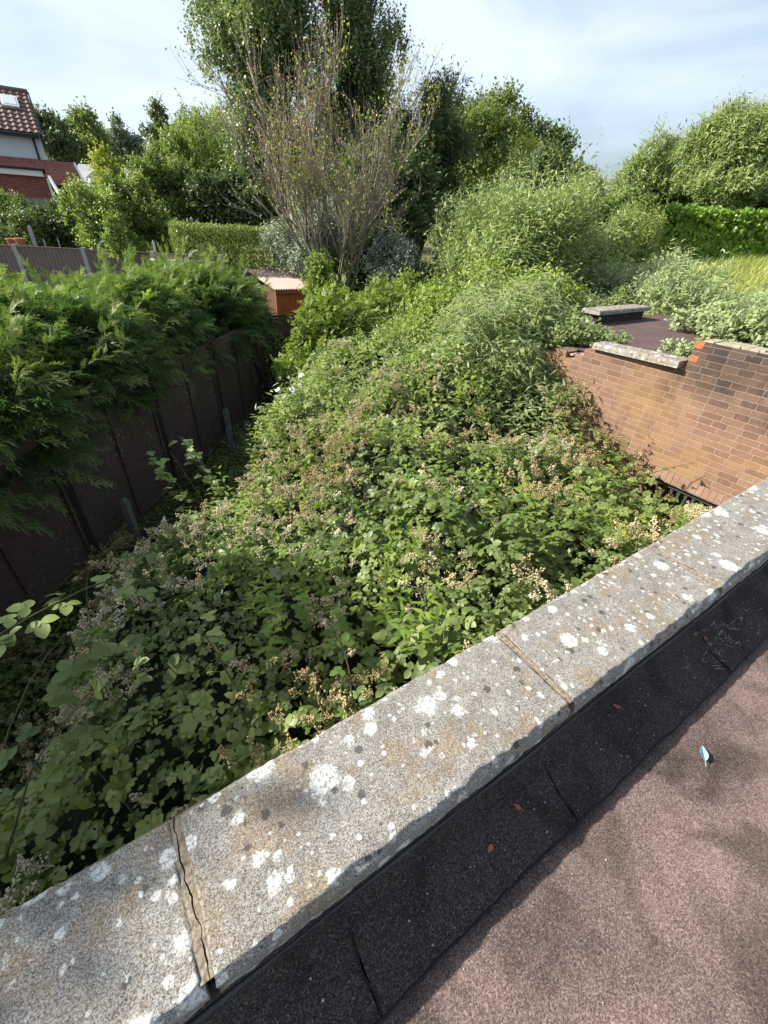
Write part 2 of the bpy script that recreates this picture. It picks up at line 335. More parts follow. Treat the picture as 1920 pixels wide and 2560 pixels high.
def mat_brick(name, sx=0.172, sz=0.0585, horiz='y', cols=((.235, .135, .094), (.30, .188, .13), (.155, .097, .074)), stain=True):
    m, t = newmat(name); q = NT(t); v = q.n('ShaderNodeNewGeometry').outputs['Position']; s = q.n('ShaderNodeSeparateXYZ', {0: v})
    h = s.outputs[1 if horiz == 'y' else 0]; vec = q.n('ShaderNodeCombineXYZ', {0: h, 1: s.outputs[2], 2: 0.0}).outputs[0]
    wv = q.n('ShaderNodeMixRGB', {0: 0.006, 1: vec, 2: q.n('ShaderNodeTexNoise', {'Vector': v, 'Scale': 14.0}).outputs['Color']}, blend_type='ADD').outputs[0]
    wv = q.n('ShaderNodeMixRGB', {0: 0.0035, 1: wv, 2: q.n('ShaderNodeTexNoise', {'Vector': v, 'Scale': 70.0, 'Detail': 3.0}).outputs['Color']}, blend_type='ADD').outputs[0]
    b = q.n('ShaderNodeTexBrick', {'Vector': wv, 'Color1': C(0, 0, 0), 'Color2': C(1, 1, 1), 'Mortar': C(.5, .5, .5), 'Scale': 1.0, 'Mortar Size': .0042, 'Mortar Smooth': .5, 'Bias': 0.0, 'Brick Width': sx, 'Row Height': sz}, offset=.42, squash=.72, squash_frequency=2)
    rnd = q.n('ShaderNodeSeparateColor', {0: b.outputs['Color']}).outputs[0]; f = q.noise(v, 60, 5, .7); big = q.noise(v, 1.6, 4, .6)
    col = q.ramp(q.m('ADD', q.m('MULTIPLY', rnd, .38), q.m('MULTIPLY', f, .62)), [(.26, cols[2]), (.45, cols[0]), (.85, cols[1])])
    mort = q.ramp(f, [(.3, (.31, .215, .16)), (.7, (.47, .355, .27))])
    if stain:
        ylw = q.ramp(big, [(.5, 0.0), (.62, .6)]); col = q.mix(ylw, col, q.mix(.5, col, C(.40, .25, .08)))
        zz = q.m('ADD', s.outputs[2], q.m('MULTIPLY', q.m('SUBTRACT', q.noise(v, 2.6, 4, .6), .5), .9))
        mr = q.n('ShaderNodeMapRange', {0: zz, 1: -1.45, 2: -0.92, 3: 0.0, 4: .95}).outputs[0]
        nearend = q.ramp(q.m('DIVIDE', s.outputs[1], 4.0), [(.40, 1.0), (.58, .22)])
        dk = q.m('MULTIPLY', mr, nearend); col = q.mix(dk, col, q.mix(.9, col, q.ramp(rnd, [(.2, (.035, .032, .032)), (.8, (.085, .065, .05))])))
        sm = q.m('MULTIPLY', q.ramp(q.noise(q.n('ShaderNodeMapping', {0: v, 3: (1, 1, .45)}).outputs[0], 3.0, 3, .6), [(.56, 0.0), (.68, .6)]), 1.0)
        col = q.mix(sm, col, q.mix(1.0, col, C(.55, .5, .55), 'MULTIPLY'))
    if stain:
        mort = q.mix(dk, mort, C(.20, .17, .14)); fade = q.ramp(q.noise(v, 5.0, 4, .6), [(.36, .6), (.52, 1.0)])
        spl = q.ramp(q.noise(v, 38, 4, .75), [(.60, 0.0), (.74, .5)]); col = q.mix(spl, col, C(.40, .33, .25))
        col = q.mix(q.m('MULTIPLY', b.outputs['Fac'], fade), col, mort)
    else: col = q.mix(b.outputs['Fac'], col, mort)
    hgt = q.m('ADD', q.m('MULTIPLY', q.m('SUBTRACT', 1.0, b.outputs['Fac']), 1.0), q.m('MULTIPLY', f, .35))
    q.out(col, .9, hgt, .6, .006, .2); return m
BRICK = mat_brick('worn_red_brick'); BRICKX = mat_brick('red_brick_courses', horiz='x', stain=False)

CT, CB, CY0, CY1 = -1.05, -1.115, 0.247, 0.548
RZ = -1.29
bld = empty('flat_roof_building', 'flat roofed brick building underfoot with lichen covered concrete parapet coping', 'building', (1, 0, GZ))
def coping_slab(x0, x1, name='coping_stone', y0=CY0, y1=CY1, z1=CT, z0=CB, seed=0, parent=None, step=.0065, rough=1.0, label=None):
    nx = max(4, int((x1 - x0) / step)); ny = max(4, int((y1 - y0) / step)); nz = 7
    top = np.array([(x, y) for x in np.linspace(x0, x1, nx + 1) for y in np.linspace(y0, y1, ny + 1)])
    # closed box grid: map an outline profile in y/z, swept along x
    prof = [(y0, z0)] + [(y0, z0 + (z1 - z0) * i / nz) for i in range(1, nz)] + [(y0 + (y1 - y0) * i / ny, z1) for i in range(ny + 1)] + [(y1, z1 - (z1 - z0) * i / nz) for i in range(1, nz + 1)]
    k = len(prof); xs = np.linspace(x0, x1, nx + 1)
    V = np.array([(x, p[0], p[1]) for x in xs for p in prof]); 
    cx_, cy_, cz_ = (x0 + x1) / 2, (y0 + y1) / 2, (z0 + z1) / 2
    # round and chip the edges
    ex = np.minimum(V[:, 0] - x0, x1 - V[:, 0]); ey = np.minimum(V[:, 1] - y0, y1 - V[:, 1]); ez = z1 - V[:, 2]
    n_ = fbm(V * 28 + seed, 4, 2); n2 = fbm(V * 9 + seed, 3, 9); chip = (0.006 + .016 * np.clip(n2 - .48, 0, 1) * 2 + .007 * n_) * rough
    for e, ax, sg in ((ey, 1, np.sign(cy_ - V[:, 1])), (ex, 0, np.sign(cx_ - V[:, 0]))):
        if ax == 0: chip = chip * .35
        near = np.clip(1 - e / (chip * 1.4), 0, 1); topn = np.clip(1 - ez / .02, 0, 1)
        V[:, ax] += sg * near * topn * chip * .9 ; V[:, 2] -= near ** 2 * topn * chip * .7
        V[:, ax] += sg * near * (n_ - .35) * .010 * rough
    V[:, 2] += (fbm(V * 60, 3, 4) - .5) * .0035 * (ez < .004)
    F = [(i * k + j, i * k + j + 1, (i + 1) * k + j + 1, (i + 1) * k + j) for i in range(nx) for j in range(k - 1)] + [tuple((i + 1) * k + e for e in (0,)) + (i * k,) + (i * k + k - 1,) + ((i + 1) * k + k - 1,) for i in range(nx)]
    F += [tuple(range(k)), tuple(nx * k + j for j in range(k - 1, -1, -1))]
    me = bpy.data.meshes.new(name); me.from_pydata(V.tolist(), [], F); me.update(); me.polygons.foreach_set('use_smooth', [True] * (len(F) - 2) + [False] * 2)
    o = link(name, me, COPING, None, label)
    if parent: kid(o, parent)
    return o
JT = [-1.02, -.128, .83, 1.705, 2.60, 3.50, 4.45]
for i in range(len(JT) - 1):
    coping_slab(JT[i] + .006, JT[i + 1] - .006, parent=bld, seed=i * 3.7)
def joint(x, seed):
    ys = np.linspace(CY0 + .012, CY1 - .012, 90)
    cr_ = x + .0045 * np.sin(ys * 19 + seed) + (fbm(np.column_stack([ys * 60, ys * 0 + seed]), 4, 1) - .5) * .008
    mb = MB(); zt = CT - .0022; gap = .0006 + .0012 * vnoise(np.column_stack([ys * 34, ys * 0 + seed]), 4)
    hw = .012 if seed == 2 else .008
    for a, b in ((cr_ * 0 + x - hw, cr_ - gap), (cr_ + gap, cr_ * 0 + x + hw)):
        rr = (fbm(np.column_stack([ys * 90, a * 50]), 3, 3) - .5) * .004; v = []; f = []
        for i, y in enumerate(ys): v += [(a[i], y, zt - .012), (a[i], y, zt + rr[i]), ((a[i] + b[i]) / 2, y, zt + rr[i] + .0006), (b[i], y, zt + rr[i]), (b[i], y, zt - .02)]
        for i in range(89):
            for j in range(4): f.append((i * 5 + j, i * 5 + j + 1, i * 5 + j + 6, i * 5 + j + 5))
        mb.add(v, f)
    mb.build('mortar_joint', MORT, bld)
for i, x in enumerate(JT[1:6]): joint(x, i + 2)
# parapet wall, upstand, felt roof
mb = MB(); mb.box((-4.5, .275, GZ - .2), (4.58, .525, CB - .002)); mb.build('parapet_wall', BRICKX, bld)
xs = np.linspace(-4.5, 4.55, 500); wv = (fbm(np.column_stack([xs * 2.5, xs * 0]), 4, 5) - .5)
prof = [(.268, -1.112), (.262, -1.128), (.258, -1.165), (.250, -1.195), (.236, -1.215), (.222, -1.2255), (.210, -1.2295)]
v = []; f = []
for i, x in enumerate(xs):
    for j, (y, z) in enumerate(prof): v.append((x, y + wv[i] * .012 * (j > 1), z + wv[i] * .008 * (1 < j < 6)))
k = len(prof); f = [(i * k + j, (i + 1) * k + j, (i + 1) * k + j + 1, i * k + j + 1) for i in range(len(xs) - 1) for j in range(k - 1)]
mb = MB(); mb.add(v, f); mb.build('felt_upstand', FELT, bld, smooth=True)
mb = MB(); mb.tube([(x, .2475 - .006 + wv[i * 1] * .006, -1.122 + wv[i] * .010) for i, x in enumerate(xs)][::2], list(.0022 + .0045 * vnoise(np.column_stack([xs[::2] * 7, xs[::2] * 0]), 9)), 5); mb.build('lead_edge', LEAD, bld, smooth=True)
def felt_sheet(name, y0f, y1f, x0, x1, z, parent, nx=260, ny=26, label=None, mat=FELT, rise=0.0):
    xs = np.linspace(x0, x1, nx); V = []
    for x in xs:
        a, b = y0f(x), y1f(x)
        for j in range(ny):
            t_ = j / (ny - 1); V.append((x, a + (b - a) * t_, z + rise * t_ ** 1.5))
    V = np.array(V); V[:, 2] += (fbm(V[:, :2] * 7, 4, 8) - .5) * .006; F = [(i * ny + j, (i + 1) * ny + j, (i + 1) * ny + j + 1, i * ny + j + 1) for i in range(nx - 1) for j in range(ny - 1)]
    # turned-down edge
    n0 = len(V); E = V[::ny].copy(); E[:, 2] -= .012; V = np.vstack([V, E]); F += [(i * ny, n0 + i, n0 + i + 1, (i + 1) * ny) for i in range(nx - 1)]
    mb = MB(); mb.add(V, F); return mb.build(name, mat, parent, label, smooth=False)
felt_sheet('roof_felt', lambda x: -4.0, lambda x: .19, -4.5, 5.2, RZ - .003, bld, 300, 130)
lap = lambda x: .088 + .016 * (float(fbm(np.array([[x * 2.2, 0.]]), 3, 6)[0]) - .5) + .008 * (float(fbm(np.array([[x * 14, 0.]]), 2, 3)[0]) - .5)
EDGX = [-1.6, .115, .735, 1.62, 2.9]
mb = MB(); xl = np.linspace(-1.6, 2.9, 420); mb.tube([(x, lap(x) - .001, RZ + .002) for x in xl], list(.0018 + .0022 * vnoise(np.column_stack([xl * 9, xl * 0]), 3)), 5)
for xe in EDGX[1:4]: mb.tube([(xe + .004 * math.sin(t_ * 9), .09 + .13 * t_, RZ + .008 + .058 * t_ ** 1.5) for t_ in np.linspace(0, 1, 12)], .0022, 5)
mb.build('lap_shadow_line', BLK0, bld)  # thin dark tubes drawn in as the shadow line of the felt laps
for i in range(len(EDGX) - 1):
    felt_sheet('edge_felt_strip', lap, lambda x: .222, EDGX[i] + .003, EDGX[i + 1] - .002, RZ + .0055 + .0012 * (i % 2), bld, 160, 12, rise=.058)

# small things lying on the roof
def strip_z(y): return RZ + .008 + (.058 * min(1, max(0, (y - .088) / .134)) ** 1.5 if y > .088 else -.010)
def small_leaf(loc, rz, size, mat, name, label, wide=.5, cup=.25):
    V = []; F = []; ns = 9
    for i in range(ns):
        t_ = i / (ns - 1); wd = wide * math.sin(math.pi * (t_ ** .8)) * .5 + .006
        for j in (-1, -.5, 0, .5, 1): V.append((j * wd * size, (t_ - .5) * size, size * (cup * abs(j) ** 1.5 * wd + .10 * (t_ - .5) ** 2 * 4) + .002))
    F = [(i * 5 + j, i * 5 + j + 1, i * 5 + j + 6, i * 5 + j + 5) for i in range(ns - 1) for j in range(4)]
    mb = MB(); mb.add(V, F); mb.tube([(0, -size * .5, .003 + size * .1), (size * .05, -size * .8, .002)], size * .02, 4)
    o = mb.build(name, mat, None, smooth=True); s = o.modifiers.new('s', 'SOLIDIFY'); s.thickness = size * .012
    o.location = loc; o.rotation_euler = (0, 0, rz); tag(o, label, 'leaf'); return o
LBLUE = plain('pale_blue_green_leaf', (.26, .42, .42), .5, .2, 60, .2, .001); LOR = plain('dead_orange_leaf', (.36, .15, .08), .7, .3, 60, .3, .001)
small_leaf((1.215, -.005, RZ + .002), -1.0, .05, LBLUE, 'fallen_leaf', 'pale blue green leaf curled on the sunlit pink roof felt', .42, .9)
for (x, y, r_, sz, lb) in [(1.075, .215, .5, .024, 'small orange dead leaf on the dark felt strip, nearest the middle coping joint'), (.48, .165, 1.9, .022, 'orange dead leaf on dark felt just right of the upstand, lower of a close pair'),
                       (.60, .190, .3, .020, 'orange dead leaf on dark felt, upper of a close pair below the coping'), (1.595, .235, 1.2, .034, 'long reddish dead leaf with stalk lying beside twig litter on the felt'), (1.63, .20, 2.2, .018, 'tiny reddish leaf scrap next to the twig litter')]:
    small_leaf((x, y, strip_z(y) + .003), r_, sz, LOR, 'fallen_leaf', lb, .55, .2)
rng = np.random.default_rng(5); mb = MB()
for i in range(150):
    x = rng.uniform(-.3, 2.6); y = rng.uniform(.10, .22) if rng.random() < .75 else rng.uniform(-.6, .22); s = rng.uniform(.0012, .0032); z = strip_z(y)
    v = np.array([(1, 0, 0), (0, 1, 0), (-1, 0, 0), (0, -1, 0), (0, 0, 1), (0, 0, -1)]) * s * rng.uniform(.6, 1.3, (6, 3)) + (x, y, z + s * .6)
    mb.add(v, [(0, 1, 4), (1, 2, 4), (2, 3, 4), (3, 0, 4), (1, 0, 5), (2, 1, 5), (3, 2, 5), (0, 3, 5)])
for i in range(70):
    x = rng.normal(1.72, .12); y = rng.normal(.17, .025); a = rng.uniform(0, 3.14); l = rng.uniform(.008, .05); z = strip_z(y) + .003
    mb.tube([(x, y, z), (x + l * math.cos(a) * .5, y + l * math.sin(a) * .5, z + .004), (x + l * math.cos(a), y + l * math.sin(a), z)], .0006, 3)
tag(mb.build('roof_litter', plain('grit', (.42, .38, .33), .9, .5, 90)), 'pale grit and fine twig litter scattered on the dark roof felt', 'litter', kind='stuff')

# ================================================================== OUTBUILDING (brick wall on the right)
XW = 4.6
ob = empty('brick_outbuilding', 'low brick outbuilding with stained red wall and purple felt roof beside the brambles', 'building', (XW, 2, GZ))
mb = MB()
mb.box((XW, .526, -1.965), (XW + .22, 1.84, -.745))
mb.box((XW, 1.841, -1.965), (XW + .22, 2.78, -1.0))
st = [(2.78, -1.04), (2.90, -1.11), (3.0, -1.185), (3.12, -1.11), (3.25, -1.19), (3.6, -1.26), (4.0, -1.19), (4.7, -1.34), (5.4, -1.49)]
for i in range(len(st) - 1): mb.box((XW + .001 * i, st[i][0] + .001, GZ - .2), (XW + .22, st[i + 1][0], st[i][1]))
mb.box((XW, 1.75, GZ - .2), (XW + .22, 2.78, -1.966)); mb.box((XW, .526, GZ - .2), (XW + .22, .80, -1.966)); mb.box((XW + .001, .80, GZ - .2), (XW + .219, 1.75, -3.0))
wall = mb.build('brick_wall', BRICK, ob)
# brick-on-edge row above the opening
mb = MB(); rng = np.random.default_rng(3); y = .82
while y < 1.78:
    mb.box((XW - .002 - rng.uniform(0, .003), y, -2.075 + rng.uniform(-.003, .003)), (XW + .2, y + .0535, -1.967)); y += .0585
mb.build('brick_lintel', plain('soldier_brick', (.30, .185, .135), .9, .35, 9, .4, .004), ob, bevel=.004)
mb = MB(); mb.box((XW + .0005, .801, -2.0745), (XW + .19, 1.74, -1.9675)); mb.box((XW + .002, .80, -2.082), (XW + .2, 1.79, -2.0755)); mb.build('lintel_edge', MORT, ob)
DARKP = plain('dark_louvre', (.06, .065, .06), .4, .3, 20, .1, .002, .5)
win = MB(); win.box((XW + .05, .80, -3.0), (XW + .10, .86, -2.084)); win.box((XW + .05, 1.69, -3.0), (XW + .10, 1.75, -2.084)); win.box((XW + .05, .861, -2.14), (XW + .10, 1.689, -2.085)); win.box((XW + .05, .861, -2.999), (XW + .10, 1.689, -2.94))
wo = win.build('window', DARKP, ob)
mb = MB()
for i in range(11):
    y = .90 + i * .073; mb.add(np.array([(XW + .03, y, -2.93), (XW + .085, y + .05, -2.93), (XW + .085, y + .05, -2.145), (XW + .03, y, -2.145), (XW + .038, y - .003, -2.93), (XW + .093, y + .047, -2.93), (XW + .093, y + .047, -2.145), (XW + .038, y - .003, -2.145)]), [(0, 1, 2, 3), (7, 6, 5, 4), (0, 4, 5, 1), (2, 6, 7, 3), (0, 3, 7, 4), (1, 5, 6, 2)])
l = mb.build('louvre', DARKP); l.parent = wo; l.matrix_parent_inverse = wo.matrix_world.inverted(); l.matrix_parent_inverse = Matrix.Identity(4); l.location = (0, 0, 0)
# orange replacement bricks at the pier edge, broken mortar bed
ORB = plain('orange_brick', (.36, .14, .07), .85, .45, 45, .3, .003)
for za, zb in ((-.803, -.7449), (-.920, -.863)):
    mb = MB(); mb.box((XW - .003, 1.765, za), (XW + .10, 1.842, zb)); mb.build('orange_brick', ORB, ob, 'bright orange newer brick at the pier edge', bevel=.004)
mb = MB(); rng = np.random.default_rng(8)
for i in range(26):
    y = 1.86 + i * .052
    z = -1.0 if y < 2.78 else float(np.interp(y, [s_[0] for s_ in st], [s_[1] for s_ in st])); mb.box((XW - .002 + rng.uniform(0, .05), y, z - .01), (XW + .2 - rng.uniform(0, .06), y + .045, z + rng.uniform(.002, .016)))
mb.build('mortar_bed', plain('pale_mortar', (.42, .36, .29), .95, .3, 30, .6, .006), ob, bevel=.004)
PURP = plain('purple_felt', (.105, .068, .066), .95, .3, 5, .5, .005)
felt_sheet('felt_roof', lambda x: -1.5, lambda x: 4.3, XW + .221, 9.5, -1.12, ob, 60, 60, mat=PURP)
mb = MB(); mb.box((6.62, 4.12, -1.3), (7.9, 4.32, -.985)); mb.build('parapet', plain('black_fascia', (.035, .03, .033), .8, .3, 10), ob)
coping_slab(6.55, 7.98, 'parapet_coping', 4.06, 4.38, -.925, -.985, 3, ob, .02)
mb = MB(); 
for yy in (1.0, .93): pass
rng = np.random.default_rng(12); yy = .53
while yy < 1.76:
    l_ = rng.uniform(.03, .09); mb.box((XW + .01 + rng.uniform(0, .03), yy, -.7449), (XW + .225, yy + l_, -.7449 + rng.uniform(.006, .026))); yy += l_ * .999
mb.build('pier_capping', plain('pale_cap', (.34, .31, .22), .95, .5, 20, .6, .006), ob, 'worn pale capping bed on the wall top', bevel=.006)
# the rest of the building body
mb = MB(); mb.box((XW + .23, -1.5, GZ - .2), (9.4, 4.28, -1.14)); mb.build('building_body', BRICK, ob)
sl_ = coping_slab(0, .93, 'coping_slab', 0, .24, 0, -.062, 9, None, .012, 1.2)
sl_.location = (XW + .135, 1.79, -.925); sl_.rotation_euler = (R(0), R(1.5), R(88)); sl_.location = (XW + .16, 1.87, -.925)
tag(sl_, 'loose grey concrete coping slab lying on the broken top of the red brick wall', 'coping slab')

# ================================================================== DARK PANEL FENCE
FP = np.array([-.70, 5.40]); FD = nrm(np.array([.66, .75])); FN = np.array([FD[1], -FD[0]]); FA = math.atan2(FD[1], FD[0])
def mat_lap(name, base, var):
    m, t = newmat(name); q = NT(t); v = q.n('ShaderNodeTexCoord').outputs['Object']
    vs = q.n('ShaderNodeMapping', {0: v, 3: (1.2, 1, 9)}).outputs[0]; f = q.noise(vs, 7, 6, .65)
    pch = q.ramp(q.noise(q.n('ShaderNodeMapping', {0: v, 3: (14, 1, 5)}).outputs[0], 3.2, 3, .6), [(.58, 0.0), (.64, 1.0)])
    gl = q.ramp(q.noise(v, 1.1, 2), [(.50, 0.0), (.60, var)])
    c = q.ramp(f, [(.3, tuple(x * .6 for x in base)), (.7, tuple(x * 1.5 for x in base))]); c = q.mix(q.m('MULTIPLY', pch, gl), c, C(.42, .37, .26))
    q.out(c, .8, f, .5, .004, .25); return m
LAP = mat_lap('dark_creosote_boards', (.095, .066, .058), 1.0); DPOST = plain('dark_post', (.03, .022, .022), .85, .4, 12, .4, .004)
fence = empty('panel_fence', 'dark creosoted overlap panel fence running under the conifers along the alley', 'fence', (-.70, 5.40, GZ))
def fpt(t, off=0): return FP + FD * t + FN * off
for k_ in range(-3, 4):
    t0, t1 = k_ * 1.83 - .02, (k_ + 1) * 1.83 - .12; L_ = t1 - t0; mb = MB()
    if k_ == 3: L_ = .95
    n = 15; zt = GZ + 1.86
    for i in range(n):        # overlapping boards, waney lower edges
        z0 = GZ + .12 + i * .117; xs_ = np.linspace(0, L_, 26); wob = (fbm(np.column_stack([xs_ * 3, xs_ * 0 + i * 7 + k_ * 31]), 3, 2) - .5) * .035
        v = []
        for x, wz in zip(xs_, wob): v += [(x, -.020, z0 + wz), (x, -.004, z0 + .135), (x, .002, z0 + .135), (x, -.012, z0 + wz)]
        f = [(j * 4 + a, j * 4 + 4 + a, j * 4 + 4 + (a + 1) % 4, j * 4 + (a + 1) % 4) for j in range(25) for a in range(4)]
        mb.add(v, f)
    for x in (0.0, L_ / 2 - .02, L_ - .04): mb.box((x, -.045, GZ + .1), (x + .04, -.021, zt))
    mb.box((0, -.03, zt), (L_, .03, zt + .03)); mb.box((0, -.046, GZ + .08), (L_, -.018, GZ + .119))
    o = mb.build('panel', LAP, None); p = fpt(t0 + .07); o.location = (p[0], p[1], 0); o.rotation_euler = (0, 0, FA)
    o.location = Vector((p[0], p[1], 0)) - fence.location; o.parent = fence
    # boards hang from z in local space
for k_ in range(-3, 4):
    p = fpt(k_ * 1.83); mb = MB(); mb.box((p[0] - .05, p[1] - .05, GZ - .2), (p[0] + .05, p[1] + .05, GZ + 1.98), FA); mb.build('post', DPOST, fence, bevel=.005)
mb = MB(); e = fpt(3 * 1.83 + .98); mb.box((e[0] - .05, e[1] - .05, GZ - .2), (e[0] + .05, e[1] + .05, GZ + 1.95), FA); mb.build('post', DPOST, fence)
# short return panel across the alley end
rt = empty('return_fence_panel', 'brown slatted fence panel crossing the far end of the dark alley', 'fence', (e[0], e[1], GZ)); mb = MB()
for i in range(14):
    z0 = GZ + .15 + i * .12; mb.box((e[0] + .06, e[1] - .012 - .006 * (i % 2), z0), (e[0] + 1.85, e[1] + .012 - .006 * (i % 2), z0 + .115))
mb.build('slat_panel', plain('brown_slats', (.085, .055, .04), .85, .4, 10, .4, .004, stretch=(.2, 1, 2)), rt)
mb = MB(); mb.box((e[0] + .05, e[1] - .025, GZ + 1.84), (e[0] + 1.9, e[1] + .025, GZ + 1.88)); mb.build('top_rail', DPOST, rt); mb = MB(); mb.box((e[0] + 1.86, e[1] - .04, GZ), (e[0] + 1.94, e[1] + .04, GZ + 1.9)); mb.build('post', DPOST, rt)
CONC = plain('concrete_spur', (.20, .20, .19), .9, .3, 25, .4, .004)
def spur(t, off, h, label, wood=False, lean=0.0, mat=None, base_off=None, name='concrete_spur', cat='spur'):
    p = fpt(t, off); q = fpt(t, off + lean); mb = MB(); mb.beam((q[0], q[1], GZ - .1), (p[0], p[1], GZ + h), .09, .075, (FD[0], FD[1], 0)); mb.beam((p[0], p[1], GZ + h - .001), (p[0] - FN[0] * .012, p[1] - FN[1] * .012, GZ + h + .03), .07, .055, (FD[0], FD[1], 0))
    tag(mb.build(name, mat or CONC, None, bevel=.006), label, cat, 'supports standing along the dark fence')
spur(3.55, .16, .72, 'grey concrete spur at the foot of the fence, taller one beside the middle post')
spur(3.25, .32, .50, 'short grey concrete stub standing clear of the fence in the alley')
spur(.50, .22, .62, 'pale concrete stub poking out of the brambles at the near end of the fence')
spur(1.95, .20, .85, 'weathered timber prop leaning on the fence behind the climbing bramble shoot', lean=.55, mat=plain('grey_timber', (.16, .15, .135), .9, .3, 20, .3, .003), name='timber_prop', cat='prop')
spur(5.2, .08, 1.25, 'thin dark timber brace slanting off the far end of the fence', lean=.60, mat=DPOST, name='timber_brace', cat='prop')

# ================================================================== BRAMBLE THICKET
CP = np.array([(-2.5, 1, -2.5), (-1.2, 1.0, -2.2), (-.5, .7, -1.95), (-.36, 1.25, -1.9), (-.5, 1.8, -2.05), (0, 2.6, -2.15), (.4, .8, -1.9), (.95, 1.59, -1.92), (1.5, .8, -1.72), (2.5, .8, -1.78), (3.5, .8, -2.0), (4.4, .8, -2.22), (4.45, 1.4, -2.2), (4.3, 1.1, -2.2),
    (.73, 3.35, -2.12), (.41, 3.6, -2.25), (2.2, 3, -1.68), (3.4, 3.9, -1.38), (4.4, 2.2, -2.0), (4.4, 2.9, -1.50), (4.4, 3.6, -1.08), (3.3, 2.2, -1.72), (1.5, 4.2, -2.1), (2.4, 5.2, -1.9), (3.2, 6.3, -1.7), (5.2, 4.8, -1.25), (5.5, 7.0, -1.4), (7, 6.4, -1.05),
    (8.5, 6, -1.1), (4, 5.4, -1.35), (6, 10, -1.9), (9, 9, -1.7), (3.9, 7.6, -1.75), (5.4, 8.8, -2.0), (10, 4.5, -1.3), (12, 7, -1.8)], float)
def Hb(x, y):
    P = np.column_stack([x, y]); d2 = ((P[:, None] - CP[None, :, :2]) ** 2).sum(-1); w_ = 1 / (d2 + .06) ** 1.6; h = (w_ * CP[:, 2]).sum(1) / w_.sum(1)
    n1_ = fbm(P * 1.5, 3, 11) - .5; n2_ = fbm(P * 3.6, 2, 21) - .5; n3_ = np.clip(fbm(P * 2.3 + 9, 2, 61) - .56, 0, 1); cal = 1 - .8 * smooth(3.3, 4.0, x) * (1 - smooth(1.9, 2.6, y)); h = h + (n1_ * .40 + n2_ * .34 + n3_ * .95) * cal
    dd = (P - FP) @ FN; tt = (P - FP) @ FD
    dd = dd + (fbm(P * 1.1, 2, 31) - .5) * .9
    fall = 1 - smooth(1.25, 2.35, dd); fall = fall * (1 - .75 * smooth(4.8, 6.2, tt))
    return h - fall * (h - GZ - .15)
def inreg(x, y):
    dd = (np.column_stack([x, y]) - FP) @ FN; return (y > .62) & (dd > .12) & ~((x > 4.5) & (y < 4.25)) & ~((x > 4.5) & (x < 4.9) & (y < 5.3))
SK = nrm(np.array([[0, 0, 1.0]]))
def field_points(rng, n, x0, x1, y0, y1, depth):
    x = rng.uniform(x0, x1, n * 2); y = rng.uniform(y0, y1, n * 2); k = inreg(x, y); x, y = x[k][:n], y[k][:n]
    h = Hb(x, y); e = .06; gx = (Hb(x + e, y) - h) / e; gy = (Hb(x, y + e) - h) / e; N = nrm(np.column_stack([-gx * .8, -gy * .8, np.ones_like(x)]))
    # density boost on slopes, then sink some into the depth
    z = h - rng.exponential(depth, len(x)).clip(0, .8); return np.column_stack([x, y, z]), N
M_BR = leafmat('bramble_leaf', (.070, .105, .032), (.170, .225, .066), (.38, .43, .135), .32, .45, .4, back=(.27, .32, .18))
M_BRY = leafmat('young_bramble_leaf', (.10, .18, .04), (.17, .26, .05), (.32, .38, .06), .35, .5, .3)
M_BUD = leafmat('buddleia_leaf', (.13, .165, .07), (.23, .275, .115), (.38, .43, .23), .3, .7, .2, back=(.42, .46, .31))
M_PAN = leafmat('spent_blossom', (.27, .19, .09), (.50, .42, .22), (.70, .62, .46), .15, .9, .1)
M_CANE = plain('bramble_cane', (.085, .080, .035), .7, .3, 20)
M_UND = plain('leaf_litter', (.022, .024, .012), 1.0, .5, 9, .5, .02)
M_ELD = leafmat('elder_leaf', (.12, .18, .035), (.21, .28, .055), (.36, .41, .09), .3, .5, .3)

def panicle(rng, nb=34):       # spent flower head: beads on branching stalks
    V = []; F = []; n = 0
    o8 = np.array([(1, 0, 0), (0, 1, 0), (-1, 0, 0), (0, -1, 0), (0, 0, 1), (0, 0, -1)], float); of = [(0, 1, 4), (1, 2, 4), (2, 3, 4), (3, 0, 4), (1, 0, 5), (2, 1, 5), (3, 2, 5), (0, 3, 5)]
    for i in range(nb):
        t_ = rng.uniform(.15, 1) ** .8; a = rng.uniform(0, 6.28); r_ = .34 * (1.15 - t_) * rng.uniform(.5, 1.1); p = np.array([r_ * math.cos(a), t_, r_ * math.sin(a) + .05]); s = rng.uniform(.035, .062)
        V.append(o8 * s * rng.uniform(.7, 1.3, (6, 3)) + p); F += [tuple(k + n for k in q) for q in of]; n += 6
        b = np.array([0, max(0, t_ - .18), 0.]); w_ = np.array([.008, 0, .008]); V.append(np.array([b - w_, b + w_, p])); F.append((n, n + 1, n + 2)); n += 3
    V.append(np.array([(-.012, 0, 0), (.012, 0, 0), (0, 1, 0)])); F.append((n, n + 1, n + 2)); return np.concatenate(V), F

rng = np.random.default_rng(11); cl = Cloud()
